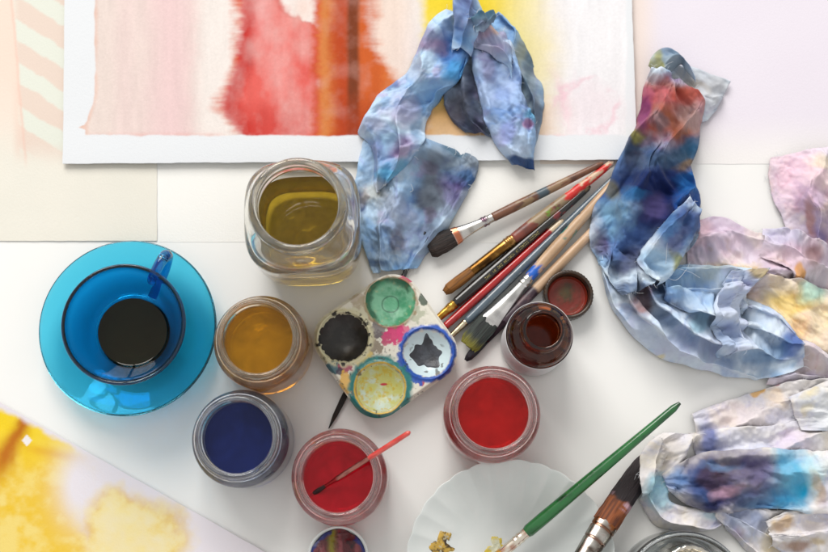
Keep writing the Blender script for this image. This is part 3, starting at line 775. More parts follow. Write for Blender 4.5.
# i: green brush resting across the fluted dish
a, b = lay(474, 577, 1.5, 680, 403, 4.1)
brush('green-handled brush resting across the white fluted dish', a, b, [
    ('bristles', 'bristle', [(0, 0.05), (0.03, 0.26), (0.08, 0.36), (0.14, 0.34)], (0.7, 0.9), strands((196, 150, 60), (140, 96, 30), None, seed=4)),
    ('ferrule', 'ferrule', [(0.135, 0.34), (0.17, 0.36), (0.20, 0.36), (0.205, 0.40), (0.215, 0.36), (0.225, 0.40), (0.235, 0.36), (0.26, 0.37)], (0.9, 1.0), tone_t((236, 226, 210), (196, 150, 130), 1, 2)),
    ('handle', 'lacquer', [(0.255, 0.38), (0.265, 0.46), (0.34, 0.47), (0.6, 0.40), (0.85, 0.31), (0.97, 0.27), (1.0, 0.12)], (1, 1), zone(tone_t((28, 104, 48), (22, 84, 40), 19), (0.36, 0.56, (14, 50, 26), 0.05, 0.22), (0.985, 1.1, (20, 60, 30), 0, 1)))])
# j: big brush with copper stained bristles
a, b = lay(648, 459, 0.6, 530, 640, 5.2)
brush('broad brush with copper-brown and black bristles and ringed silver ferrule', a, b, [
    ('bristles', 'bristle', [(0, 0.40), (0.05, 0.60), (0.15, 0.68), (0.28, 0.74), (0.383, 0.76)], (0.5, 0.7), zone(strands((142, 78, 40), (84, 42, 24), None, 0.2, 5), (-0.1, 0.256, (36, 27, 30), 0.02, 1), (0.26, 0.30, (176, 140, 150), 0.03, 0.3))),
    ('ferrule', 'ferrule', [(0.377, 0.76), (0.405, 0.78), (0.407, 0.72), (0.416, 0.72), (0.418, 0.77), (0.471, 0.76), (0.473, 0.71), (0.482, 0.71), (0.484, 0.75), (0.537, 0.72), (0.647, 0.66)], (0.7, 1), zone(tone_t((190, 186, 180), (140, 132, 124), 1, 1.5), (0.37, 0.44, (150, 92, 56), 0.04, 0.5), (0.5, 0.64, (96, 84, 76), 0.04, 0.3), (0.405, 0.418, (130, 80, 48), 0, 1), (0.471, 0.484, (120, 80, 60), 0, 1))),
    ('handle', 'lacquer', [(0.642, 0.6), (0.67, 0.7), (1.0, 0.5)], (1, 1), tone_t((110, 40, 26), (90, 32, 20)))])
# k: little brush standing in the crimson jar
a, b = lay(310, 496, 4.6, 410, 432, 8.6)
brush('little red-handled brush leaning in the crimson jar', a, b, [
    ('bristles', 'bristle', [(0, 0.04), (0.04, 0.16), (0.10, 0.17), (0.16, 0.12)], (0.9, 1), strands((40, 14, 14), (24, 8, 8))),
    ('ferrule', 'ferrule', [(0.155, 0.10), (0.24, 0.13), (0.28, 0.19), (0.30, 0.17), (0.33, 0.19), (0.56, 0.17), (0.60, 0.16)], (1, 1), zone(tone_t((178, 120, 110), (150, 90, 84), 1, 2), (0.15, 0.28, (150, 40, 44), 0.02, 1))),
    ('handle', 'lacquer', [(0.595, 0.15), (0.62, 0.18), (0.85, 0.19), (0.985, 0.17), (1.0, 0.08)], (1, 1), tone_t((196, 50, 46), (214, 84, 74)))])

# ------------------------------------------------------------------ dish, paint pan, smoky bottle
def dish():
    c = W(511, 566, 1.7)
    t = thing('fluted_dish', 'white porcelain dish with fluted scalloped rim and dabs of yellow paint', 'dish', (c[0], c[1], 0))
    def flute(tt, r, z):
        k = ss(3.2, 7.4, r)
        w = np.abs(np.cos(15 * tt))
        return r * (1 + 0.014 * k * (w - 0.4)), z - 0.05 * k * (w - 0.5)
    prof = chaikin([(0, 0.14), (2.6, 0.14), (3.0, 0.0), (3.6, 0.0), (3.9, 0.15), (5.4, 0.75), (6.8, 1.35), (7.45, 1.75), (7.52, 1.86), (7.42, 1.90), (6.7, 1.56), (5.3, 0.98), (4.2, 0.62), (3.2, 0.48), (1.5, 0.46), (0, 0.46)], 3)
    V, F = lathe(prof, 360, flute)
    build('dish_body', V, F, M['porcelain'], t, sharp=None)
    top = prof[np.argmax(prof[:, 1]):][::-1]
    def dab(px, py, R0, sd, colour):
        q = W(px, py, 0.7) - c
        n, m = 24, 72
        tt = np.arange(m) * 2 * pi / m; s = np.linspace(0, 1, n)[:, None]
        ed = R0 * (1 + 0.55 * fbm(tt * 1.6 * np.sin(tt / 2), tt * 0 + 2, sd, 4) + 0.25 * np.sin(3 * tt + sd))
        x = q[0] + s * ed * np.cos(tt); y = q[1] + s * ed * np.sin(tt)
        r = np.hypot(x, y)
        z = np.interp(r, top[:, 0], top[:, 1]) + 0.012 + 0.07 * (1 - s ** 3) * (1 + fbm(x * 3, y * 3, sd + 1)) - 0.04 * (s ** 12)
        # follow the flutes
        k = ss(3.2, 7.4, r); z = z - 0.05 * k * (np.abs(np.cos(15 * np.arctan2(y, x))) - 0.5) + 0.03 * k
        V = np.stack([x, y, z], -1).reshape(-1, 3)
        return build('paint_dab', V, gridfaces(n, m, True), M['paintcake'], t, colors=colour(x - q[0], y - q[1]).reshape(-1, 3), sharp=None)
    def cdark(x, y):
        nn = fbm(x * 2.5, y * 2.5, 301)
        k = mixc(np.broadcast_to(lin((196, 160, 70)), x.shape + (3,)), lin((60, 44, 30)), ss(-0.1, 0.3, nn))
        return mixc(k, lin((190, 180, 150)), ss(0.3, 0.5, fbm(x * 3, y * 3, 303)))
    def cyl(x, y):
        nn = fbm(x * 2.5, y * 2.5, 305)
        return mixc(np.broadcast_to(lin((206, 184, 60)), x.shape + (3,)), lin((210, 212, 186)), ss(-0.35, 0.15, nn + 0.6 - 1.6 * np.hypot(x, y)))
    dab(441, 546, 0.72, 311, cdark)['label'] = 'brown and yellow dab'
    dab(448, 536, 0.26, 314, cdark)
    dab(497, 548, 0.85, 317, cyl)['label'] = 'clear yellow dab'
dish()

def pan():
    c = W(338, 557, 2.0)
    t = thing('paint_pan', 'small round white pan heaped with crusted maroon, olive and blue paint', 'paint pan', (c[0], c[1], 0))
    p = chaikin([(0, 0), (1.9, 0), (2.1, 0.15), (2.22, 1.8), (2.12, 1.92), (1.98, 1.86), (1.9, 1.5), (0, 1.4)], 2)
    V, F = lathe(p, 96)
    build('pan_body', V, F, M['porcelain'], t, sharp=None)
    n, m = 90, 160
    tt = np.arange(m) * 2 * pi / m; s = np.linspace(0, 1, n)[:, None]
    ed = 1.98 + 0.07 * np.sin(5 * tt) + 0.05 * np.sin(9 * tt + 1)
    x = s * ed * np.cos(tt); y = s * ed * np.sin(tt)
    a = fbm(x * 1.4, y * 0.6, 321, 5); bb = fbm(x * 3, y * 3, 323)
    c3 = mixc(np.broadcast_to(lin((84, 26, 34)), x.shape + (3,)), lin((134, 66, 72)), ss(0, 0.5, a))
    c3 = mixc(c3, lin((36, 16, 24)), ss(0.2, 0.5, bb))
    c3 = mixc(c3, lin((126, 118, 20)), np.exp(-((x + 0.45 + 0.15 * bb) / 0.24) ** 2))
    c3 = mixc(c3, lin((24, 38, 110)), ss(0.80, 0.92, s + 0.12 * bb) * ss(-0.6, 0.4, np.sin(3 * np.arctan2(y, x) + 0.6) + bb))
    c3 = mixc(c3, lin((16, 14, 20)), 0.8 * ss(0.93, 1, s))
    z = 1.72 + 0.30 * (1 - s ** 2.5) + 0.10 * a + 0.05 * bb
    build('dried_paint', np.stack([x, y, z], -1).reshape(-1, 3), gridfaces(n, m, True), M['paintcake'], t, colors=c3.reshape(-1, 3), sharp=None)
pan()

def smoky_bottle():
    c = W(687, 597, 5.2)
    t = thing('glass_bottle', 'smoky clear glass pot with bright metal neck, cut by the bottom edge', 'bottle', (c[0], c[1], 0))
    o = [(0, 0.1), (4.3, 0.1), (4.8, 0.4), (5.0, 1.2), (5.0, 4.6), (5.08, 5.0), (5.12, 5.6), (5.0, 6.0), (4.75, 6.02), (4.62, 5.7), (4.6, 5.0), (4.55, 1.3), (4.2, 0.8), (0, 0.8)]
    V, F = lathe(chaikin(o, 2), 128)
    build('pot_glass', V * 0.86, F, M['smoke'], t, sharp=None)
    def crimp(tt, r, z):
        return r + np.where((r > 2.2), 0.07 * np.abs(np.sin(14 * tt)) + 0.05 * np.sin(5 * tt), 0), z
    q = W(692, 574, 4.2) - c
    p = chaikin([(0.0, 0.85), (3.0, 0.85), (3.1, 1.5), (3.05, 3.2), (3.0, 3.9), (2.95, 4.6), (2.75, 4.85), (2.5, 4.7), (2.3, 4.2), (2.25, 3.4), (0, 3.3)], 2)
    V, F = lathe(p, 180, crimp)
    V *= 0.86; V[:, 0] += q[0]; V[:, 1] += q[1] - 0.6
    build('metal_neck', V, F, M['chrome'], t, sharp=None)
smoky_bottle()

# ------------------------------------------------------------------ rags
HX0, HY0, HS = -45.0, -35.0, 0.15
HF = np.full((600, 480), 0.12)
def floor_at(P):
    i = np.clip((P[..., 0] - HX0) / HS, 1, 597); j = np.clip((P[..., 1] - HY0) / HS, 1, 477)
    a = i.astype(int); b = j.astype(int); f = i - a; g = j - b
    return (HF[a, b] * (1 - f) + HF[a + 1, b] * f) * (1 - g) + (HF[a, b + 1] * (1 - f) + HF[a + 1, b + 1] * f) * g
def stamp(x0, y0, x1, y1, r, h):
    """a brush the cloth has to ride over"""
    A = W(x0, y0, h / 2); B = W(x1, y1, h / 2)
    gx = HX0 + HS * np.arange(HF.shape[0])[:, None]; gy = HY0 + HS * np.arange(HF.shape[1])[None, :]
    d = B - A; t = np.clip(((gx - A[0]) * d[0] + (gy - A[1]) * d[1]) / (d[0] ** 2 + d[1] ** 2), 0, 1)
    q = np.hypot(gx - A[0] - t * d[0], gy - A[1] - t * d[1])
    np.maximum(HF, np.where(q < r, h * (1 - 0.3 * (q / r) ** 2), 0), out=HF)
def lay_floor(P, up=0.07):
    global HF
    i = np.clip(((P[..., 0] - HX0) / HS + 0.5).astype(int), 1, 597).ravel(); j = np.clip(((P[..., 1] - HY0) / HS + 0.5).astype(int), 1, 477).ravel()
    N = np.zeros_like(HF); np.maximum.at(N, (i, j), P[..., 2].ravel() + up)
    K = N.copy()
    for dx in (-1, 0, 1):
        for dy in (-1, 0, 1):
            K = np.maximum(K, np.roll(np.roll(N, dx, 0), dy, 1))
    HF = np.maximum(HF, K)

def upsample(P, k=2):
    nu, nv = P.shape[:2]
    A = catmull(P.reshape(nu, -1), (nu - 1) * k + 1).reshape(-1, nv, P.shape[2])
    B = catmull(A.transpose(1, 0, 2).reshape(nv, -1), (nv - 1) * k + 1)
    return B.reshape((nv - 1) * k + 1, -1, P.shape[2]).transpose(1, 0, 2)

def relax(X, T, ex, iters, bend, pin, epin, floor):
    """let a sheet that is a little too large for its place buckle into folds"""
    def rest(a, b, e): return np.linalg.norm(a - b, axis=-1) * (1 + e)
    exu, exv = ex
    cons = []
    def add(sa, sb, e, k):
        r = rest(T[sa], T[sb], e)
        cons.append((sa, sb, r, k))
    s = slice
    for o in (0, 1):
        nu, nv = T.shape[:2]
        m = (nu - o) // 2 * 2 + o; add((s(o, m, 2), s(None)), (s(o + 1, m, 2), s(None)), exu, 1.0)
        m = (nv - o) // 2 * 2 + o; add((s(None), s(o, m, 2)), (s(None), s(o + 1, m, 2)), exv, 1.0)
    ed = (exu + exv) / 2
    nu, nv = T.shape[:2]
    for o in (0, 1):
        m = (nu - o) // 2 * 2 + o
        add((s(o, m, 2), s(0, nv - 1)), (s(o + 1, m, 2), s(1, nv)), ed, 0.35)
        add((s(o, m, 2), s(1, nv)), (s(o + 1, m, 2), s(0, nv - 1)), ed, 0.35)
    for o in (0, 1, 2, 3):
        a = np.arange(o, nu - 2, 4); add((a, s(None)), (a + 2, s(None)), exu, bend)
        a = np.arange(o, nv - 2, 4); add((s(None), a), (s(None), a + 2), exv, bend)
    wpin = np.full(T.shape[:2] + (1,), pin); 
    wpin[:, 0] = epin; wpin[:, -1] = epin; wpin[0] = epin; wpin[-1] = epin
    for it in range(iters):
        X += wpin * (T - X)
        X[..., 2] -= 0.002
        for sa, sb, r, k in cons:
            d = X[sb] - X[sa]; l = np.linalg.norm(d, axis=-1) + 1e-9
            c = (0.5 * k * (l - r) / l)[..., None] * d
            X[sa] += c; X[sb] -= c
        if it % 3 == 0:
            X[..., 2] = np.maximum(X[..., 2], floor_at(X) + 0.03)
    X[..., 2] = np.maximum(X[..., 2], floor_at(X) + 0.03)
    return X

def crease(x, y, seed):
    """height of a sheet crumpled into flat facets: straight creases, no lumps"""
    if seed not in _tabs: _tabs[seed] = np.random.RandomState(seed + 11).rand(128, 128)
    t = _tabs[seed]
    x = x + 0.5 * fbm(x * 0.6, y * 0.6, seed + 1, 2); y = y + 0.5 * fbm(x * 0.6 + 9, y * 0.6, seed + 2, 2)
    xi = np.floor(x).astype(int); yi = np.floor(y).astype(int); fx = x - xi; fy = y - yi
    a = t[xi % 128, yi % 128]; b = t[(xi + 1) % 128, yi % 128]; c = t[xi % 128, (yi + 1) % 128]; d = t[(xi + 1) % 128, (yi + 1) % 128]
    return np.where(fx > fy, a + (b - a) * fx + (d - b) * fy, a + (d - c) * fx + (c - a) * fy) - 0.5

def flap(st, z=1.0, crown=1.0, zb=0.15, exu=0.05, exv=0.10, fold=0.0, nf=2.5, tw=0.0, seed=0, res=0.16, sharp=2.6, iters=5, bend=0.02, pin=0.25, epin=0.3, level=1.2, ru=0.6, jag=0.20, crumple=1.0, lean=1.0, ang=20, fu=0.30, fv=0.62):
    """st: stations along the cloth ((Lx,Ly),(Rx,Ry)[,crown factor]) in pixels"""
    Lp = np.array([W(*q[0], level) for q in st]); Rp = np.array([W(*q[1], level) for q in st])
    cr = np.array([[q[2] if len(q) > 2 else 1.0] for q in st])
    n = 200
    Lc = catmull(Lp, n); Rc = catmull(Rp, n); cc = catmull(np.hstack([cr, cr]), n)[:, 0]
    mid = (Lc + Rc) / 2
    sl = np.concatenate([[0], np.cumsum(np.linalg.norm(np.diff(mid, axis=0), axis=1))])
    Ln = sl[-1]; wd = np.linalg.norm(Lc - Rc, axis=1).max()
    nu = max(10, int(Ln / res) + 1); nv = max(10, int(wd * 1.2 / res) + 1)
    q = np.linspace(0, Ln, nu)
    f = lambda A: np.stack([np.interp(q, sl, A[:, k]) for k in range(A.shape[1])], -1)
    Lc, Rc = f(Lc), f(Rc); cc = np.interp(q, sl, cc)
    u = np.linspace(0, 1, nu)[:, None]; v = np.linspace(0, 1, nv)[None, :]
    ve = 0.5 - 0.5 * np.cos(pi * v); ve = 0.55 * v + 0.45 * ve
    T = Lc[:, None] * (1 - ve[..., None]) + Rc[:, None] * ve[..., None]
    jl = 2 * jag * (crease(q * 0.55, q * 0 + 1.2, seed + 50) + 0.5 * crease(q * 1.3, q * 0 + 3.2, seed + 51)); jr = 2 * jag * (crease(q * 0.55, q * 0 + 7.2, seed + 53) + 0.5 * crease(q * 1.3, q * 0 + 5.2, seed + 54))
    side = (Rc - Lc) / (np.linalg.norm(Rc - Lc, axis=1)[:, None] + 1e-6)
    fold *= 1.3; crumple *= 1.2
    T = T + side[:, None] * ((jl[:, None] * (1 - v) + jr[:, None] * v))[..., None]
    prof = np.clip(1 - np.abs(2 * ve - 1) ** sharp, 0, 1) ** 0.6
    U, Vv = u * Ln, ve * wd
    endp = 1 - ru * (1 - np.clip(1 - np.abs(2 * u - 1) ** 7, 0, 1))
    zz = zb + crown * cc[:, None] * prof * endp * (0.85 + 0.3 * fbm(U * 0.2, Vv * 0.2, seed + 3, 2))
    # long folds with a sharp crest that leans over its valley
    ph = nf * ve + tw * U / 10 + 0.45 * fbm(U * 0.22, Vv * 0.16, seed + 5, 2)
    fa_ = (0.45 + 0.9 * vn(U * 0.3, Vv * 0.35, seed + 7)) * prof ** 0.7 * endp
    wav = np.cos(2 * pi * ph)
    zz = zz + fold * fa_ * (0.75 * wav + 0.45 * (1 - np.abs(np.sin(pi * ph))) - 0.1)
    shf = -0.62 * fold * fa_ * np.sin(2 * pi * ph + 0.9) * lean
    ca, sa = cos(radians(ang)), sin(radians(ang))
    A = U * ca - Vv * sa; B = U * sa + Vv * ca
    zz = zz + crumple * (1.0 * crease(A * fu, B * fv, seed + 60) + 0.5 * crease(B * fu * 2.3 + 5, A * fv * 1.9, seed + 70) + 0.30 * crease(A * fv * 2.2, B * fv * 2.4, seed + 75) + 0.12 * crease(B * fv * 5, A * fv * 4, seed + 77)) * (0.3 + 0.7 * prof)
    T[..., 2] = np.maximum(zz, floor_at(T) + 0.04 + 0.45 * np.maximum(zz - zb, 0))
    # creases also push the cloth sideways, so that folds lean over
    sh = 0.22 * crumple * crease(A * fu + 31, B * fv + 7, seed + 80) * prof + shf
    T[..., 0] += sh * side[:, None, 0]; T[..., 1] += sh * side[:, None, 1]
    X = relax(T.copy(), T, (exu * 0.25, exv * 0.3), iters, bend, pin, epin, None)
    lay_floor(X)
    X = upsample(X, 2)
    gx, gy = X[..., 0], X[..., 1]; wk = 0.35 + 0.9 * vn(gx * 0.5 + 3, gy * 0.5, seed + 90)
    X[..., 2] += 1.35 * wk * (0.13 * crease(gx * 1.5 + 0.6 * gy, gy * 1.1, seed + 91) + 0.085 * crease(gx * 2.6, gy * 3.0 - gx, seed + 93) + 0.04 * crease(gx * 6 + gy, gy * 5, seed + 95))
    dl = np.linalg.norm(np.diff(X, axis=0), axis=-1).mean() * np.arange(X.shape[0]); dv = np.linalg.norm(np.diff(X, axis=1), axis=-1).mean() * np.arange(X.shape[1])
    UV = np.stack(np.broadcast_arrays(dl[:, None], dv[None, :]), -1)
    return X, UV

def rag(label, flaps, dye, threads=(), base=None):
    """one cloth: its folds joined into one mesh"""
    Vs, Fs, Cs, Us = [], [], [], []; n = 0
    for k, (X, UV) in enumerate(flaps):
        nu, nv = X.shape[:2]
        px, py = PX(X)
        Vs.append(X.reshape(-1, 3)); Fs.append(gridfaces(nu, nv) + n); Us.append(UV.reshape(-1, 2))
        Cs.append(dye(px, py, k).reshape(-1, 3)); n += nu * nv
    V = np.concatenate(Vs); F = np.concatenate(Fs); U = np.concatenate(Us)
    loc = np.array([V[:, 0].mean(), V[:, 1].mean(), 0.0])
    t = thing('paint_rag', label, 'rag', loc, 'paint-stained cotton rags')
    o = build('cloth', V - loc, F, M['cloth'], t, colors=np.concatenate(Cs), sharp=None)
    uv = o.data.uv_layers.new(name='UVMap')
    uv.data.foreach_set('uv', U[F.ravel()].astype(np.float32).ravel())
    md = o.modifiers.new('thickness', 'SOLIDIFY'); md.thickness = 0.03 * S; md.offset = 0
    rnd = random.Random(int(abs(loc[0]) * 100)); hv, hf, hn = [], [], 0
    for X, UV in flaps:
        for e, inn in ((X[:, 0], X[:, 4]), (X[:, -1], X[:, -5]), (X[0], X[4]), (X[-1], X[-5])):
            for _ in range(max(3, len(e) // 9)):
                i = rnd.randrange(1, len(e) - 1)
                d = e[i] - inn[i]; d = d / (np.linalg.norm(d) + 1e-6); g = rnd.uniform(0.10, 0.5)
                side = np.array([-d[1], d[0], 0]) * rnd.uniform(-0.9, 0.9)
                p0 = e[i] - loc - d * 0.05; p1 = p0 + g * 0.6 * (d + side) ; p2 = p0 + g * (d + 1.8 * side)
                p1[2] = max(p1[2], 0.1); p2[2] = max(p2[2], 0.1)
                tv, tf = tube([p0, p1, p2], [0.011, 0.007], 4, 7)
                hv.append(tv); hf.append(tf + hn); hn += len(tv)
    tag(build('frayed_threads', np.concatenate(hv), np.concatenate(hf), M['thread'], t, sharp=None), kind='stuff')
    for pts, r in threads:
        P = np.array([W(a, b, c) for a, b, c in pts]) - loc
        tv, tf = tube(P, r, 6, 40)
        build('loose_thread', tv, tf, M['thread'], t, sharp=None)
    return t

def dyer(base, blobs, seed, warp=9.0, mott=(), veins=()):
    """dye soaked into cloth: soft-edged stains with bleeding outlines. blobs: (x, y, rx, ry, angle, rgb, strength, softness[, flaps])"""
    def f(px, py, k):
        x = px + warp * fbm(px / 22, py / 22, seed, 3); y = py + warp * fbm(px / 22 + 40, py / 22, seed + 1, 3)
        m = fbm(px / 30, py / 30, seed + 2, 4); fine = fbm(px / 6, py / 6, seed + 3, 3)
        c = np.broadcast_to(lin(base), px.shape + (3,)).copy()
        for q, (rgb, sc, lo, hi, am) in enumerate(mott):
            c = mixc(c, lin(rgb), am * ss(lo, hi, fbm(px / sc + 3 * q + 5 * k, py / sc, seed + 20 + 5 * q, 5)))
        for bl in blobs:
            bx, by, rx, ry, an, rgb, stg, sf = bl[:8]
            if len(bl) > 8 and k not in bl[8]: continue
            ca, sa = cos(radians(an)), sin(radians(an))
            dx = (x - bx) * ca - (y - by) * sa; dy = (x - bx) * sa + (y - by) * ca
            d = np.hypot(dx / rx, dy / ry) + 0.08 * fine
            w = 1 - ss(1 - 0.85 * sf, 1 + sf * 0.3, d)
            tide = 0.35 * np.exp(-((d - 1.0) / 0.10) ** 2) * (1 - sf)
            c = mixc(c, lin(rgb), np.clip(stg * (w * (0.85 + 0.3 * m)) + stg * tide, 0, 1))
        for q, (rgb, sc, wd, am) in enumerate(veins):
            # tide lines where a wet patch dried: thin, broken, darker on one side
            f1 = fbm((px + 0.5 * py) / sc + 7 * q + 3 * k, (py - 0.4 * px) / sc, seed + 70 + 6 * q, 4)
            br = ss(-0.15, 0.3, fbm(px / 30 + q, py / 30, seed + 75 + q, 2))
            ln = np.where(f1 > 0, np.exp(-(f1 / wd) ** 2), np.exp(-(f1 / (wd * 0.3)) ** 2))
            c = mixc(c, c * np.asarray(rgb), am * ln * br)
        return c * (1 + 0.06 * m + 0.07 * fbm(px * 0.55, py * 0.55, seed + 60, 3))[..., None]
    return f

stamp(652, 452, 641, 470, 1.1, 2.2); stamp(641, 470, 630, 487, 1.1, 2.6); stamp(634, 160, 560, 243, 0.5, 1.1); stamp(643, 180, 560, 265, 0.5, 1.0); stamp(405, 273, 425, 232, 0.3, 0.5)
# --- rag A: blue rag over the painting and down past the big jar
fa = []
# 0 dark inner layer
fa.append(flap([((446, 66), (492, 46)), ((444, 95), (497, 88)), ((452, 118), (500, 122)), ((466, 130), (507, 138))], crown=0.9, exv=0.16, exu=0.08, fold=0.4, nf=2.2, seed=301, zb=0.5))
# 1 lower grey flap
fa.append(flap([((374, 128), (432, 134), 0.6), ((362, 146), (476, 156), 0.8), ((354, 190), (468, 188), 1.0), ((356, 222), (447, 230), 1.0), ((366, 252), (428, 252), 0.9), ((374, 271), (418, 266), 0.6)], crown=1.3, exv=0.13, exu=0.08, fold=0.55, nf=1.6, tw=0.5, seed=311, zb=0.3))
# 2 left arm
fa.append(flap([((446, 4), (474, 14), 0.9), ((420, 34), (474, 36), 1.1), ((405, 66), (461, 74), 1.1), ((378, 94), (442, 92), 1.0), ((357, 124), (428, 112), 0.95), ((368, 140), (424, 138), 0.95), ((372, 158), (419, 152), 0.9), ((374, 178), (408, 166), 0.75), ((374, 192), (388, 184), 0.4)], crown=2.3, exv=0.10, exu=0.07, fold=0.6, nf=1.5, tw=-0.9, seed=321, zb=0.5, level=2.0))
# 3 right arm, outer grey-green
fa.append(flap([((486, 16), (500, 8), 0.8), ((496, 40), (522, 30)), ((505, 70), (540, 72)), ((510, 100), (544, 100)), ((512, 128), (541, 130)), ((514, 150), (536, 152), 0.7)], crown=1.5, exv=0.14, exu=0.07, fold=0.5, nf=1.3, seed=331, zb=0.4, level=1.6))
# 4 right arm, lavender sheet
fa.append(flap([((470, 34), (506, 30), 0.9), ((472, 56), (514, 50), 1.1), ((476, 84), (520, 78)), ((484, 114), (532, 108)), ((496, 140), (538, 134)), ((512, 160), (537, 166), 0.6)], crown=2.1, exv=0.06, exu=0.05, fold=0.22, nf=1.0, seed=341, zb=0.6, level=2.0))
# 5 rolled collar at the top
fa.append(flap([((466, 12), (474, 44), 0.7), ((480, 16), (492, 52), 1.0), ((497, 28), (508, 62), 1.0), ((512, 46), (513, 74), 0.8)], crown=1.3, exv=0.15, exu=0.05, fold=0.5, nf=1.2, seed=351, zb=1.6, level=3.0))
# 6 knot tip
fa.append(flap([((456, -14), (478, -10), 0.8), ((454, 4), (482, 8), 1.1), ((456, 22), (476, 30), 1.2), ((452, 44), (470, 52), 0.7)], crown=1.7, exv=0.12, exu=0.06, fold=0.5, nf=1.4, tw=0.8, seed=361, zb=1.6, level=3.0))
fa.append(flap([((470, 24), (476, 34), 0.8), ((482, 10), (490, 22), 1.0), ((494, 4), (497, 12), 0.8)], crown=0.8, exv=0.12, exu=0.04, fold=0.2, nf=1, seed=366, zb=2.4, level=3.4))
dA = dyer((178, 203, 227), [
    (480, 105, 46, 50, 0, (44, 46, 78), 0.97, 0.5, (0,)), (470, 112, 10, 40, 10, (30, 30, 46), 0.8, 0.6, (0,)), (455, 110, 14, 20, 0, (84, 80, 84), 0.7, 0.6, (0,)),  # inner layer: navy dye, with the shade it lies in painted in
    (455, 165, 44, 40, 20, (92, 100, 112), 0.85, 0.6, (1,)), (462, 178, 20, 14, 0, (24, 76, 130), 0.95, 0.5, (1,)), (452, 196, 16, 20, 30, (92, 66, 122), 0.85, 0.6, (1,)),
    (432, 240, 30, 24, 0, (112, 130, 158), 0.7, 0.7, (1,)), (430, 190, 14, 44, 0, (70, 66, 70), 0.8, 0.6, (1,)), (395, 212, 22, 22, 0, (164, 172, 196), 0.8, 0.6, (1,)),
    (384, 246, 20, 22, 0, (134, 156, 186), 0.7, 0.6, (1,)), (385, 232, 22, 8, 0, (76, 100, 140), 0.6, 0.6, (1,)), (356, 200, 8, 20, 0, (52, 66, 110), 0.9, 0.5, (1,)), (398, 240, 8, 14, 0, (90, 62, 66), 0.8, 0.6, (1,)), (372, 268, 24, 5, 0, (36, 56, 92), 0.8, 0.5, (1,)),
    (370, 195, 16, 12, 0, (180, 176, 160), 0.7, 0.7, (1,)), (455, 145, 16, 8, 0, (46, 90, 110), 0.7, 0.5, (1,)),
    (440, 92, 40, 24, 30, (104, 156, 208), 0.8, 0.7, (2,)), (452, 48, 18, 24, 20, (58, 112, 176), 0.95, 0.6, (2,)), (455, 70, 14, 14, 0, (70, 148, 206), 0.9, 0.6, (2,)), (430, 36, 16, 14, 0, (122, 116, 160), 0.8, 0.6, (2,)), (435, 44, 12, 8, -30, (150, 118, 150), 0.6, 0.6, (2,)),
    (415, 70, 14, 16, 0, (176, 186, 204), 0.8, 0.6, (2,)), (405, 112, 14, 20, 0, (166, 158, 190), 0.8, 0.6, (2,)), (400, 150, 20, 12, 20, (150, 110, 150), 0.8, 0.5, (2,)), (385, 140, 14, 20, 0, (142, 178, 206), 0.8, 0.5, (2,)), (418, 132, 7, 12, 0, (64, 108, 150), 0.7, 0.5, (2,)),
    (395, 172, 24, 10, 10, (74, 150, 184), 0.8, 0.5, (2,)), (372, 165, 10, 30, 0, (112, 128, 168), 0.7, 0.5, (2,)), (382, 196, 20, 16, 0, (176, 176, 178), 0.7, 0.6, (2,)), (372, 122, 14, 10, 0, (160, 158, 190), 0.7, 0.6, (2,)),
    (525, 90, 24, 60, 0, (108, 122, 132), 0.9, 0.6, (3,)), (516, 60, 8, 26, -15, (124, 128, 104), 0.8, 0.6, (3,)), (536, 118, 6, 26, 0, (66, 84, 110), 0.8, 0.6, (3,)), (528, 70, 6, 30, 0, (70, 96, 112), 0.6, 0.5, (3,)),
    (500, 100, 44, 64, 0, (150, 172, 216), 0.75, 0.6, (4,)), (486, 66, 12, 18, 0, (132, 116, 150), 0.6, 0.6, (4,)), (532, 118, 8, 14, 0, (70, 150, 180), 0.8, 0.5, (4,)), (528, 128, 6, 7, 0, (186, 110, 150), 0.8, 0.5, (4,)), (524, 163, 14, 7, 0, (8, 50, 104), 1.0, 0.3, (4,)), (505, 130, 10, 14, 0, (126, 130, 190), 0.7, 0.6, (4,)),
    (492, 36, 30, 30, 0, (156, 150, 178), 0.8, 0.6, (5,)), (488, 30, 8, 10, 0, (188, 150, 158), 0.7, 0.6, (5,)), (494, 30, 6, 6, 0, (176, 142, 110), 0.8, 0.6, (5,)),
    (465, 10, 16, 26, 0, (96, 112, 160), 0.8, 0.6, (6,)), (470, 2, 6, 14, 0, (70, 76, 110), 0.7, 0.6, (6,)), (462, 36, 12, 14, 0, (40, 90, 150), 0.7, 0.6, (6,)), (485, 16, 20, 16, 0, (18, 70, 92), 0.95, 0.4, (7,))], 401, mott=[((112, 162, 212), 34, -0.1, 0.5, 0.7), ((208, 220, 232), 30, 0.05, 0.55, 0.6), ((168, 138, 184), 24, 0.28, 0.55, 0.5), ((52, 98, 160), 28, 0.3, 0.6, 0.6)], veins=[((0.45, 0.60, 0.80), 34, 0.10, 0.55), ((0.70, 0.58, 0.80), 40, 0.10, 0.45)])
rag('pale blue rag draped over the large painting, its grey tail beside the square jar', fa, dA,
    [([(441, 152, 0.8), (452, 146, 1.1), (456, 153, 1.0), (450, 158, 0.8)], 0.012), ([(462, 158, 0.8), (468, 148, 1.0), (472, 152, 1.0), (470, 158, 0.8)], 0.012), ([(411, 184, 2.2), (413, 190, 2.3), (410, 192, 2.2)], 0.012), ([(466, 184, 0.7), (472, 186, 0.6), (468, 190, 0.5)], 0.012)])

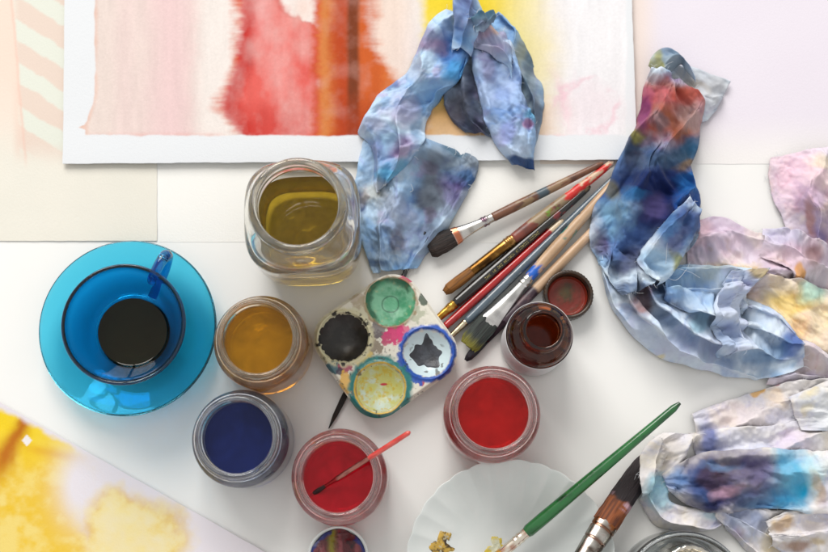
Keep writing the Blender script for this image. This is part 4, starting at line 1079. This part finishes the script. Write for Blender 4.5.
# --- rag C: pink and yellow cloth at the right edge
fc = []
fc.append(flap([((688, 222), (690, 262), 0.6), ((720, 214), (716, 278)), ((752, 226), (742, 290)), ((784, 236), (772, 296)), ((820, 240), (812, 300))], crown=1.5, exv=0.12, exu=0.08, fold=0.5, nf=1.8, tw=0.9, seed=501, level=1.0, crumple=1.5))
fc.append(flap([((778, 152), (860, 140), 0.7), ((776, 172), (862, 172), 1.0), ((780, 198), (866, 204), 1.2), ((792, 226), (868, 236), 1.0), ((804, 256), (872, 276), 0.7)], crown=2.0, exv=0.17, exu=0.13, fold=0.6, nf=1.8, tw=0.5, seed=511, zb=0.3, level=1.6))
fc.append(flap([((766, 226), (760, 254), 0.6), ((786, 226), (786, 270), 0.9), ((808, 240), (806, 288), 1.0), ((850, 262), (846, 310), 0.8)], crown=1.4, exv=0.16, exu=0.12, fold=0.5, nf=1.5, tw=0.5, seed=516, zb=0.6, level=1.6))
fc.append(flap([((748, 276), (752, 328), 0.6), ((776, 276), (780, 340), 1.0), ((806, 280), (808, 364), 1.1), ((860, 300), (858, 384), 1.0)], crown=1.9, exv=0.08, exu=0.07, fold=0.3, nf=1.2, tw=0.4, seed=521, zb=0.4, level=1.6))
fc.append(flap([((776, 348), (768, 384), 0.6), ((800, 346), (796, 388), 0.9), ((830, 362), (830, 388), 0.9), ((866, 370), (868, 396), 0.8)], crown=0.9, exv=0.14, exu=0.1, fold=0.4, nf=1.4, seed=526, zb=0.2, level=0.8))
dC = dyer((212, 202, 214), [
    (715, 236, 40, 26, 0, (204, 186, 206), 0.8, 0.6, (0,)), (735, 272, 30, 12, 10, (224, 206, 160), 0.8, 0.6, (0,)), (700, 232, 16, 14, 0, (214, 176, 180), 0.5, 0.6, (0,)),
    (790, 252, 36, 20, 0, (218, 190, 206), 0.8, 0.6, (0, 2)), (799, 271, 7, 11, -10, (216, 152, 40), 1.0, 0.25, (0, 2)), (752, 276, 16, 12, 0, (176, 140, 46), 0.9, 0.4, (0,)),
    (800, 180, 34, 34, 0, (226, 190, 206), 0.85, 0.7, (1,)), (808, 198, 20, 14, 0, (192, 164, 196), 0.7, 0.6, (1,)), (824, 160, 20, 10, 0, (228, 216, 170), 0.6, 0.6, (1,)), (820, 225, 16, 26, 0, (152, 126, 158), 0.7, 0.6, (1,)), (812, 216, 7, 20, 20, (170, 120, 96), 0.7, 0.6, (1,)), (822, 236, 8, 20, 0, (118, 116, 170), 0.7, 0.6, (1,)),
    (780, 234, 26, 16, 0, (190, 190, 212), 0.8, 0.6, (2,)), (815, 256, 10, 18, 0, (140, 104, 96), 0.7, 0.6, (2,)),
    (800, 316, 60, 50, 0, (232, 214, 164), 0.85, 0.7, (3,)), (796, 300, 30, 12, 10, (232, 200, 110), 0.9, 0.6, (3,)), (790, 330, 24, 14, 20, (234, 190, 130), 0.7, 0.6, (3,)), (815, 290, 18, 12, 0, (156, 214, 210), 0.8, 0.7, (3,)), (764, 318, 14, 16, 0, (214, 188, 160), 0.7, 0.6, (3,)), (820, 345, 20, 16, 0, (236, 214, 190), 0.6, 0.6, (3,)),
    (800, 370, 50, 30, 0, (200, 196, 212), 0.8, 0.6, (4,)), (812, 362, 14, 16, 0, (200, 176, 170), 0.6, 0.6, (4,))], 601, mott=[((226, 214, 196), 26, 0.0, 0.5, 0.6), ((190, 176, 200), 22, 0.05, 0.5, 0.6), ((214, 186, 190), 16, 0.2, 0.5, 0.5)], veins=[((0.86, 0.72, 0.76), 24, 0.14, 0.6), ((0.86, 0.78, 0.62), 34, 0.12, 0.5), ((0.78, 0.74, 0.86), 14, 0.12, 0.5)])
rag('crumpled pink, lilac and yellow rag at the right-hand edge', fc, dC)

# --- rag B: multicoloured twisted rag
fb = []
fb.append(flap([((662, 58), (654, 92), 0.5), ((684, 62), (690, 112), 0.9), ((708, 72), (706, 118), 0.9), ((733, 78), (718, 108), 0.5)], crown=0.9, exv=0.08, exu=0.05, fold=0.3, nf=1.3, seed=701, zb=0.5, level=1.0))
fb.append(flap([((652, 62), (664, 76), 0.7), ((658, 46), (684, 60), 1.0), ((672, 44), (690, 66), 0.9), ((690, 58), (700, 76), 0.6)], crown=1.4, exv=0.12, exu=0.05, fold=0.3, nf=1, seed=716, zb=1.3, level=2.4))
# lower light blue trail curling to the right
fb.append(flap([((600, 248), (664, 250), 0.7), ((604, 278), (670, 272), 0.9), ((618, 312), (676, 288), 1.0), ((646, 346), (694, 288), 1.1), ((688, 366), (712, 288), 1.1), ((728, 374), (738, 292), 1.0), ((768, 380), (772, 312), 0.9), ((804, 366), (794, 336), 0.5)], crown=1.7, exv=0.14, exu=0.09, fold=0.8, nf=3.4, tw=0.5, crumple=2.0, seed=722, zb=0.3, level=1.4, ))
fb.append(flap([((664, 262), (664, 300), 0.7), ((690, 262), (696, 316), 1.0), ((722, 264), (724, 318), 1.0), ((752, 268), (748, 312), 0.7)], crown=1.5, exv=0.16, exu=0.10, fold=0.7, nf=2.4, tw=0.6, crumple=1.3, seed=727, zb=0.9, level=2.0))
fb.append(flap([((650, 66), (702, 90), 0.6), ((645, 92), (708, 106), 0.85), ((634, 122), (704, 132), 0.95), ((622, 154), (694, 166), 1.05), ((608, 184), (702, 188), 1.1), ((594, 210), (705, 206), 1.1), ((593, 238), (700, 236), 1.0), ((602, 268), (672, 266), 0.9), ((622, 298), (650, 288), 0.5)], crown=2.7, exv=0.09, exu=0.07, fold=0.75, nf=1.7, tw=1.3, seed=733, zb=0.4, level=1.8, crumple=1.4))
# fold over the body, light edge
fb.append(flap([((704, 206), (690, 196), 0.7), ((700, 226), (672, 214), 1.0), ((690, 250), (648, 240), 1.0), ((672, 276), (640, 262), 0.9), ((660, 284), (644, 276), 0.5)], crown=1.3, exv=0.09, exu=0.05, fold=0.3, nf=1.0, seed=741, zb=2.4, level=3.4))
# collar of pleats on the right
fb.append(flap([((770, 268), (730, 272), 0.6), ((752, 286), (718, 290), 0.9), ((742, 304), (710, 312), 1.0), ((748, 328), (716, 336), 1.0), ((756, 350), (722, 356), 0.6)], crown=1.6, exv=0.26, exu=0.05, fold=0.42, nf=1.9, tw=0.5, crumple=0.7, seed=753, zb=1.0, level=2.2))
dB = dyer((206, 222, 236), [
    (700, 330, 130, 60, 0, (208, 217, 231), 0.55, 0.5, (2, 3, 6)),
    (700, 88, 40, 34, 0, (184, 186, 192), 0.9, 0.5, (0,)), (690, 84, 20, 6, -25, (150, 140, 128), 0.7, 0.6, (0,)),
    (650, 195, 70, 66, 0, (36, 66, 124), 0.98, 0.4, (4,)), (670, 108, 56, 36, 0, (166, 88, 72), 0.97, 0.4, (4,)), (660, 96, 28, 10, 0, (178, 84, 92), 0.8, 0.6, (4,)), (688, 92, 22, 10, 0, (168, 78, 66), 0.8, 0.5, (4,)), (645, 110, 10, 20, 0, (126, 60, 110), 0.9, 0.6, (4,)), (676, 126, 10, 16, 20, (150, 84, 52), 0.9, 0.5, (4,)), (660, 124, 8, 14, 0, (120, 110, 118), 0.7, 0.5, (4,)), (690, 116, 12, 14, 0, (172, 140, 130), 0.8, 0.5, (4,)),
    (690, 145, 22, 14, 0, (46, 88, 122), 0.95, 0.6, (4,)), (634, 150, 16, 28, 0, (32, 36, 52), 0.95, 0.6, (4,)), (638, 134, 7, 8, 0, (130, 128, 40), 0.8, 0.5, (4,)), (670, 160, 26, 14, 0, (58, 82, 104), 0.9, 0.6, (4,)), (684, 165, 12, 10, 0, (140, 112, 70), 0.7, 0.5, (4,)), (660, 182, 50, 14, 0, (28, 48, 92), 0.95, 0.6, (4,)),
    (674, 56, 26, 20, 0, (88, 112, 130), 0.9, 0.6, (1,)), (656, 62, 8, 10, 0, (150, 146, 60), 0.9, 0.5, (1,)), (654, 74, 5, 6, 0, (214, 120, 120), 0.8, 0.5, (1,)),
    (660, 200, 48, 40, 0, (14, 30, 82), 0.97, 0.7, (4,)), (690, 205, 14, 22, 20, (30, 80, 150), 0.8, 0.5, (4,)), (620, 240, 20, 26, 0, (70, 110, 170), 0.7, 0.6, (4,)), (665, 180, 30, 14, 0, (24, 38, 84), 0.9, 0.6, (4,)), (690, 180, 16, 14, 0, (34, 96, 160), 0.9, 0.5, (4,)), (618, 216, 24, 20, 0, (124, 166, 196), 0.95, 0.6, (4,)), (636, 196, 16, 8, 0, (40, 100, 150), 0.8, 0.5, (4,)), (655, 210, 14, 18, 0, (66, 60, 104), 0.9, 0.6, (4,)), (612, 190, 10, 10, 0, (104, 96, 44), 0.7, 0.5, (4,)), (602, 245, 14, 16, 0, (84, 70, 104), 0.9, 0.6, (4,)), (632, 262, 24, 18, 0, (50, 56, 96), 0.9, 0.6, (4,)), (640, 240, 20, 12, 0, (66, 90, 140), 0.8, 0.6, (4,)), (630, 292, 16, 10, 0, (28, 60, 110), 0.9, 0.5, (4,)),
    (680, 230, 30, 30, 0, (64, 108, 164), 0.9, 0.7, (5,)), (694, 222, 14, 18, 30, (46, 68, 120), 0.9, 0.6, (5,)), (655, 262, 22, 14, 0, (146, 182, 212), 0.9, 0.6, (5,)), (676, 262, 6, 12, 0, (150, 146, 40), 0.95, 0.4, (5,)), (680, 240, 16, 8, 60, (100, 92, 140), 0.6, 0.6, (5,)),
    (641, 300, 11, 16, 0, (128, 70, 66), 0.95, 0.35, (2,)), (668, 292, 24, 10, 0, (92, 142, 196), 0.8, 0.6, (2, 3)), (700, 300, 24, 14, 0, (140, 176, 214), 0.7, 0.6, (2, 3)), (640, 330, 30, 14, -30, (192, 202, 222), 0.7, 0.6, (2,)), (690, 345, 40, 14, 0, (178, 186, 218), 0.6, 0.6, (2,)), (790, 350, 16, 14, 0, (60, 92, 160), 0.95, 0.5, (2,)), (764, 352, 24, 14, 0, (120, 158, 196), 0.8, 0.6, (2,)), (610, 285, 8, 14, 0, (110, 130, 170), 0.7, 0.6, (2,)), (712, 270, 30, 8, 10, (166, 176, 170), 0.7, 0.6, (3,)), (680, 275, 20, 12, 0, (150, 190, 216), 0.6, 0.6, (3,)), (655, 355, 8, 4, 0, (226, 208, 140), 0.8, 0.5, (2,)), (700, 322, 12, 8, 0, (110, 170, 190), 0.6, 0.5, (2,)),
    (740, 310, 34, 46, 0, (184, 192, 216), 0.7, 0.6, (6,)), (760, 270, 16, 10, 0, (170, 140, 50), 0.9, 0.4, (6,)), (728, 338, 14, 14, 0, (150, 174, 214), 0.7, 0.6, (6,))], 801, mott=[((118, 172, 222), 32, -0.05, 0.5, 0.7), ((224, 230, 236), 30, 0.05, 0.5, 0.65), ((188, 178, 216), 22, 0.28, 0.55, 0.4), ((60, 112, 184), 26, 0.3, 0.6, 0.55)], veins=[((0.50, 0.66, 0.86), 32, 0.11, 0.5), ((0.74, 0.66, 0.84), 40, 0.10, 0.4)])
rag('twisted rag dyed red at its top, deep blue midway and pale blue below', fb, dB,
    [([(668, 230, 3.6), (667, 246, 4.0), (666, 262, 3.8), (664, 272, 3.2)], 0.013), ([(664, 276, 3.0), (676, 280, 3.4), (686, 270, 3.0), (690, 262, 2.4)], 0.012), ([(676, 268, 3.0), (690, 272, 2.8), (700, 278, 2.6)], 0.012), ([(734, 276, 2.8), (732, 284, 2.9), (734, 292, 2.8)], 0.012)])

# --- rag D: white rag with a dark blot, lower right
fd = []
fd.append(flap([((694, 414), (700, 446), 0.6), ((724, 402), (724, 448), 0.9), ((752, 392), (762, 436), 1.0), ((786, 384), (800, 424), 0.9), ((840, 380), (850, 430), 0.9)], crown=1.3, exv=0.12, exu=0.07, fold=0.35, nf=1.3, tw=0.4, seed=901, level=1.2))
fd.append(flap([((692, 432), (704, 470), 0.7), ((724, 430), (734, 472), 0.9), ((770, 424), (776, 474), 1.0), ((810, 418), (816, 470), 1.0), ((860, 410), (860, 470), 1.0)], crown=1.2, exv=0.10, exu=0.07, fold=0.35, nf=1.4, tw=0.5, seed=906, zb=0.3, level=1.2))
fd.append(flap([((790, 396), (806, 430), 0.6), ((812, 388), (836, 430), 1.0), ((850, 376), (880, 430), 0.9)], crown=1.5, exv=0.12, exu=0.06, fold=0.3, nf=1.2, seed=911, zb=0.4, level=1.6))
fd.append(flap([((700, 434), (668, 432), 0.7), ((692, 452), (642, 448), 1.0), ((678, 478), (638, 480), 1.0), ((672, 500), (644, 506), 1.0), ((690, 508), (662, 528), 1.0), ((706, 506), (700, 532), 0.9), ((724, 500), (730, 520), 0.6)], crown=1.7, exv=0.12, exu=0.06, fold=0.4, nf=1.2, seed=921, zb=0.3, level=1.5))
fd.append(flap([((716, 506), (714, 516), 0.6), ((742, 506), (738, 536), 1.0), ((770, 508), (764, 566), 1.0), ((800, 508), (796, 580), 1.0), ((860, 506), (860, 590), 0.9)], crown=1.1, exv=0.12, exu=0.08, fold=0.5, nf=1.8, seed=931, zb=0.3, level=1.2))
fd.append(flap([((768, 520), (774, 548), 0.6), ((796, 508), (800, 556), 1.0), ((830, 500), (836, 566), 1.1), ((870, 490), (876, 566), 1.0)], crown=1.4, exv=0.12, exu=0.08, fold=0.45, nf=1.5, tw=0.4, seed=936, zb=0.6, level=1.7))
fd.append(flap([((664, 474), (670, 492), 0.35), ((690, 460), (694, 508), 0.85), ((724, 452), (728, 512), 1.0), ((764, 450), (770, 508), 1.0), ((802, 450), (806, 512), 1.0), ((866, 450), (866, 520), 1.0)], crown=2.3, exv=0.045, exu=0.05, fold=0.22, nf=1.0, tw=0.4, seed=941, zb=0.7, level=2.2))
dD = dyer((222, 218, 218), [
    (706, 440, 14, 16, 0, (88, 100, 160), 0.9, 0.6, (0, 1)), (704, 420, 10, 12, 0, (190, 198, 224), 0.6, 0.6, (0,)), (756, 392, 7, 5, 40, (222, 164, 40), 1.0, 0.3, (0,)), (774, 386, 6, 3, 0, (150, 40, 70), 0.95, 0.3, (0,)), (774, 400, 14, 10, 0, (238, 216, 190), 0.7, 0.6, (0,)), (740, 418, 40, 16, 0, (232, 214, 220), 0.5, 0.7, (0,)),
    (770, 450, 50, 20, 0, (204, 208, 226), 0.7, 0.6, (1,)), (790, 444, 26, 14, 0, (220, 202, 224), 0.6, 0.6, (1,)), (712, 452, 20, 20, 0, (112, 124, 176), 0.7, 0.6, (1,)),
    (812, 398, 10, 5, 30, (214, 190, 110), 0.8, 0.5, (2,)), (806, 412, 8, 4, 30, (214, 190, 110), 0.7, 0.5, (2,)), (825, 415, 30, 30, 0, (206, 214, 222), 0.6, 0.6, (2,)),
    (664, 490, 22, 20, 0, (142, 200, 218), 0.85, 0.5, (3,)), (680, 484, 12, 14, 0, (130, 186, 190), 0.7, 0.6, (3,)), (664, 452, 18, 14, 0, (214, 206, 196), 0.6, 0.6, (3,)), (716, 510, 14, 10, 0, (180, 214, 228), 0.7, 0.6, (3,)),
    (750, 524, 24, 20, -30, (164, 182, 220), 0.8, 0.6, (4,)), (742, 534, 10, 10, 0, (214, 196, 220), 0.6, 0.6, (4,)), (776, 540, 16, 26, 0, (196, 178, 130), 0.7, 0.6, (4,)), (800, 545, 26, 14, 0, (176, 150, 110), 0.6, 0.6, (4,)),
    (780, 524, 12, 8, 0, (190, 150, 80), 0.7, 0.5, (5,)), (798, 548, 20, 7, 5, (150, 104, 70), 0.8, 0.5, (5,)), (815, 530, 20, 10, 0, (220, 214, 220), 0.6, 0.6, (5,)), (822, 540, 10, 6, 0, (196, 170, 110), 0.7, 0.5, (5,)),
    (788, 478, 26, 44, 0, (14, 160, 204), 0.95, 0.55, (6,)), (760, 500, 30, 14, 0, (20, 130, 190), 0.9, 0.6, (6,)), (730, 480, 50, 36, 0, (70, 62, 96), 0.97, 0.5, (6,)), (754, 470, 24, 24, 0, (92, 86, 130), 0.9, 0.6, (6,)), (704, 486, 26, 20, 0, (40, 74, 130), 0.85, 0.6, (6,)), (676, 482, 14, 14, 0, (96, 134, 186), 0.9, 0.6, (6,)), (714, 478, 16, 14, 0, (62, 40, 52), 0.85, 0.6, (6,)), (720, 466, 22, 5, 8, (96, 124, 164), 0.75, 0.6, (6,)), (726, 492, 16, 9, 15, (176, 140, 160), 0.85, 0.6, (6,)), (712, 504, 20, 7, 0, (24, 34, 84), 0.9, 0.5, (6,)), (815, 470, 14, 20, 0, (178, 222, 226), 0.6, 0.7, (6,)), (818, 488, 6, 20, 20, (190, 160, 130), 0.6, 0.6, (6,))], 1001, mott=[((206, 206, 222), 26, 0.0, 0.5, 0.6), ((228, 220, 204), 22, 0.05, 0.5, 0.6), ((184, 190, 216), 14, 0.28, 0.5, 0.5)], veins=[((0.82, 0.82, 0.92), 24, 0.14, 0.6), ((0.90, 0.84, 0.70), 34, 0.12, 0.5), ((0.80, 0.80, 0.88), 12, 0.10, 0.4)])
rag('white rag with a dark violet and turquoise blot, beside the broad copper-bristled brush', fd, dD,
    [([(813, 505, 2.2), (812, 512, 2.3), (815, 518, 2.0), (818, 512, 2.0)], 0.013)])

# ------------------------------------------------------------------ light: one four-pane window, soft room light
def window_light():
    ctr = np.array([-95.0, 300.0, 240.0]); aim = np.array([0, 0, 0.0])
    from mathutils import Vector
    d = Vector(aim - ctr); q = d.to_track_quat('-Z', 'Y')
    for i in (-1, 1):
        for j in (-1, 1):
            la = bpy.data.lights.new('window_pane_light', 'AREA'); la.shape = 'RECTANGLE'
            la.size = 1.10; la.size_y = 1.10; la.energy = 39.0; la.color = (1.0, 0.97, 0.93)
            o = bpy.data.objects.new('window_pane_light', la); col.objects.link(o)
            off = q @ Vector((i * 0.62, j * 0.62, 0))
            o.location = Vector(ctr * S) + off; o.rotation_euler = q.to_euler()
window_light()
w = bpy.data.worlds.new('World'); scene.world = w; w.use_nodes = True
bg = w.node_tree.nodes['Background']; bg.inputs['Color'].default_value = (1.0, 0.985, 0.955, 1); bg.inputs['Strength'].default_value = 0.66

cam = bpy.data.cameras.new('Camera'); co = bpy.data.objects.new('Camera', cam); col.objects.link(co)
cam.lens = 50; cam.sensor_width = 36; cam.sensor_fit = 'HORIZONTAL'; cam.clip_start = 0.01; cam.clip_end = 20
co.location = CAM * S; co.rotation_euler = (TILT, 0, 0)
cam.dof.use_dof = True; cam.dof.focus_distance = 0.835; cam.dof.aperture_fstop = 5.6
scene.camera = co

scene.render.engine = 'CYCLES'
cy = scene.cycles
cy.max_bounces = 24; cy.transmission_bounces = 24; cy.diffuse_bounces = 4; cy.glossy_bounces = 8; cy.transparent_max_bounces = 8
cy.caustics_refractive = True; cy.caustics_reflective = False; cy.blur_glossy = 0.6
cy.sample_clamp_indirect = 6.0
cy.use_denoising = True
try: cy.denoiser = 'OPENIMAGEDENOISE'
except Exception: pass
vs = scene.view_settings
vs.view_transform = 'Standard'; vs.look = 'None'; vs.exposure = 0.05; vs.gamma = 1.0; vs.use_curve_mapping = False
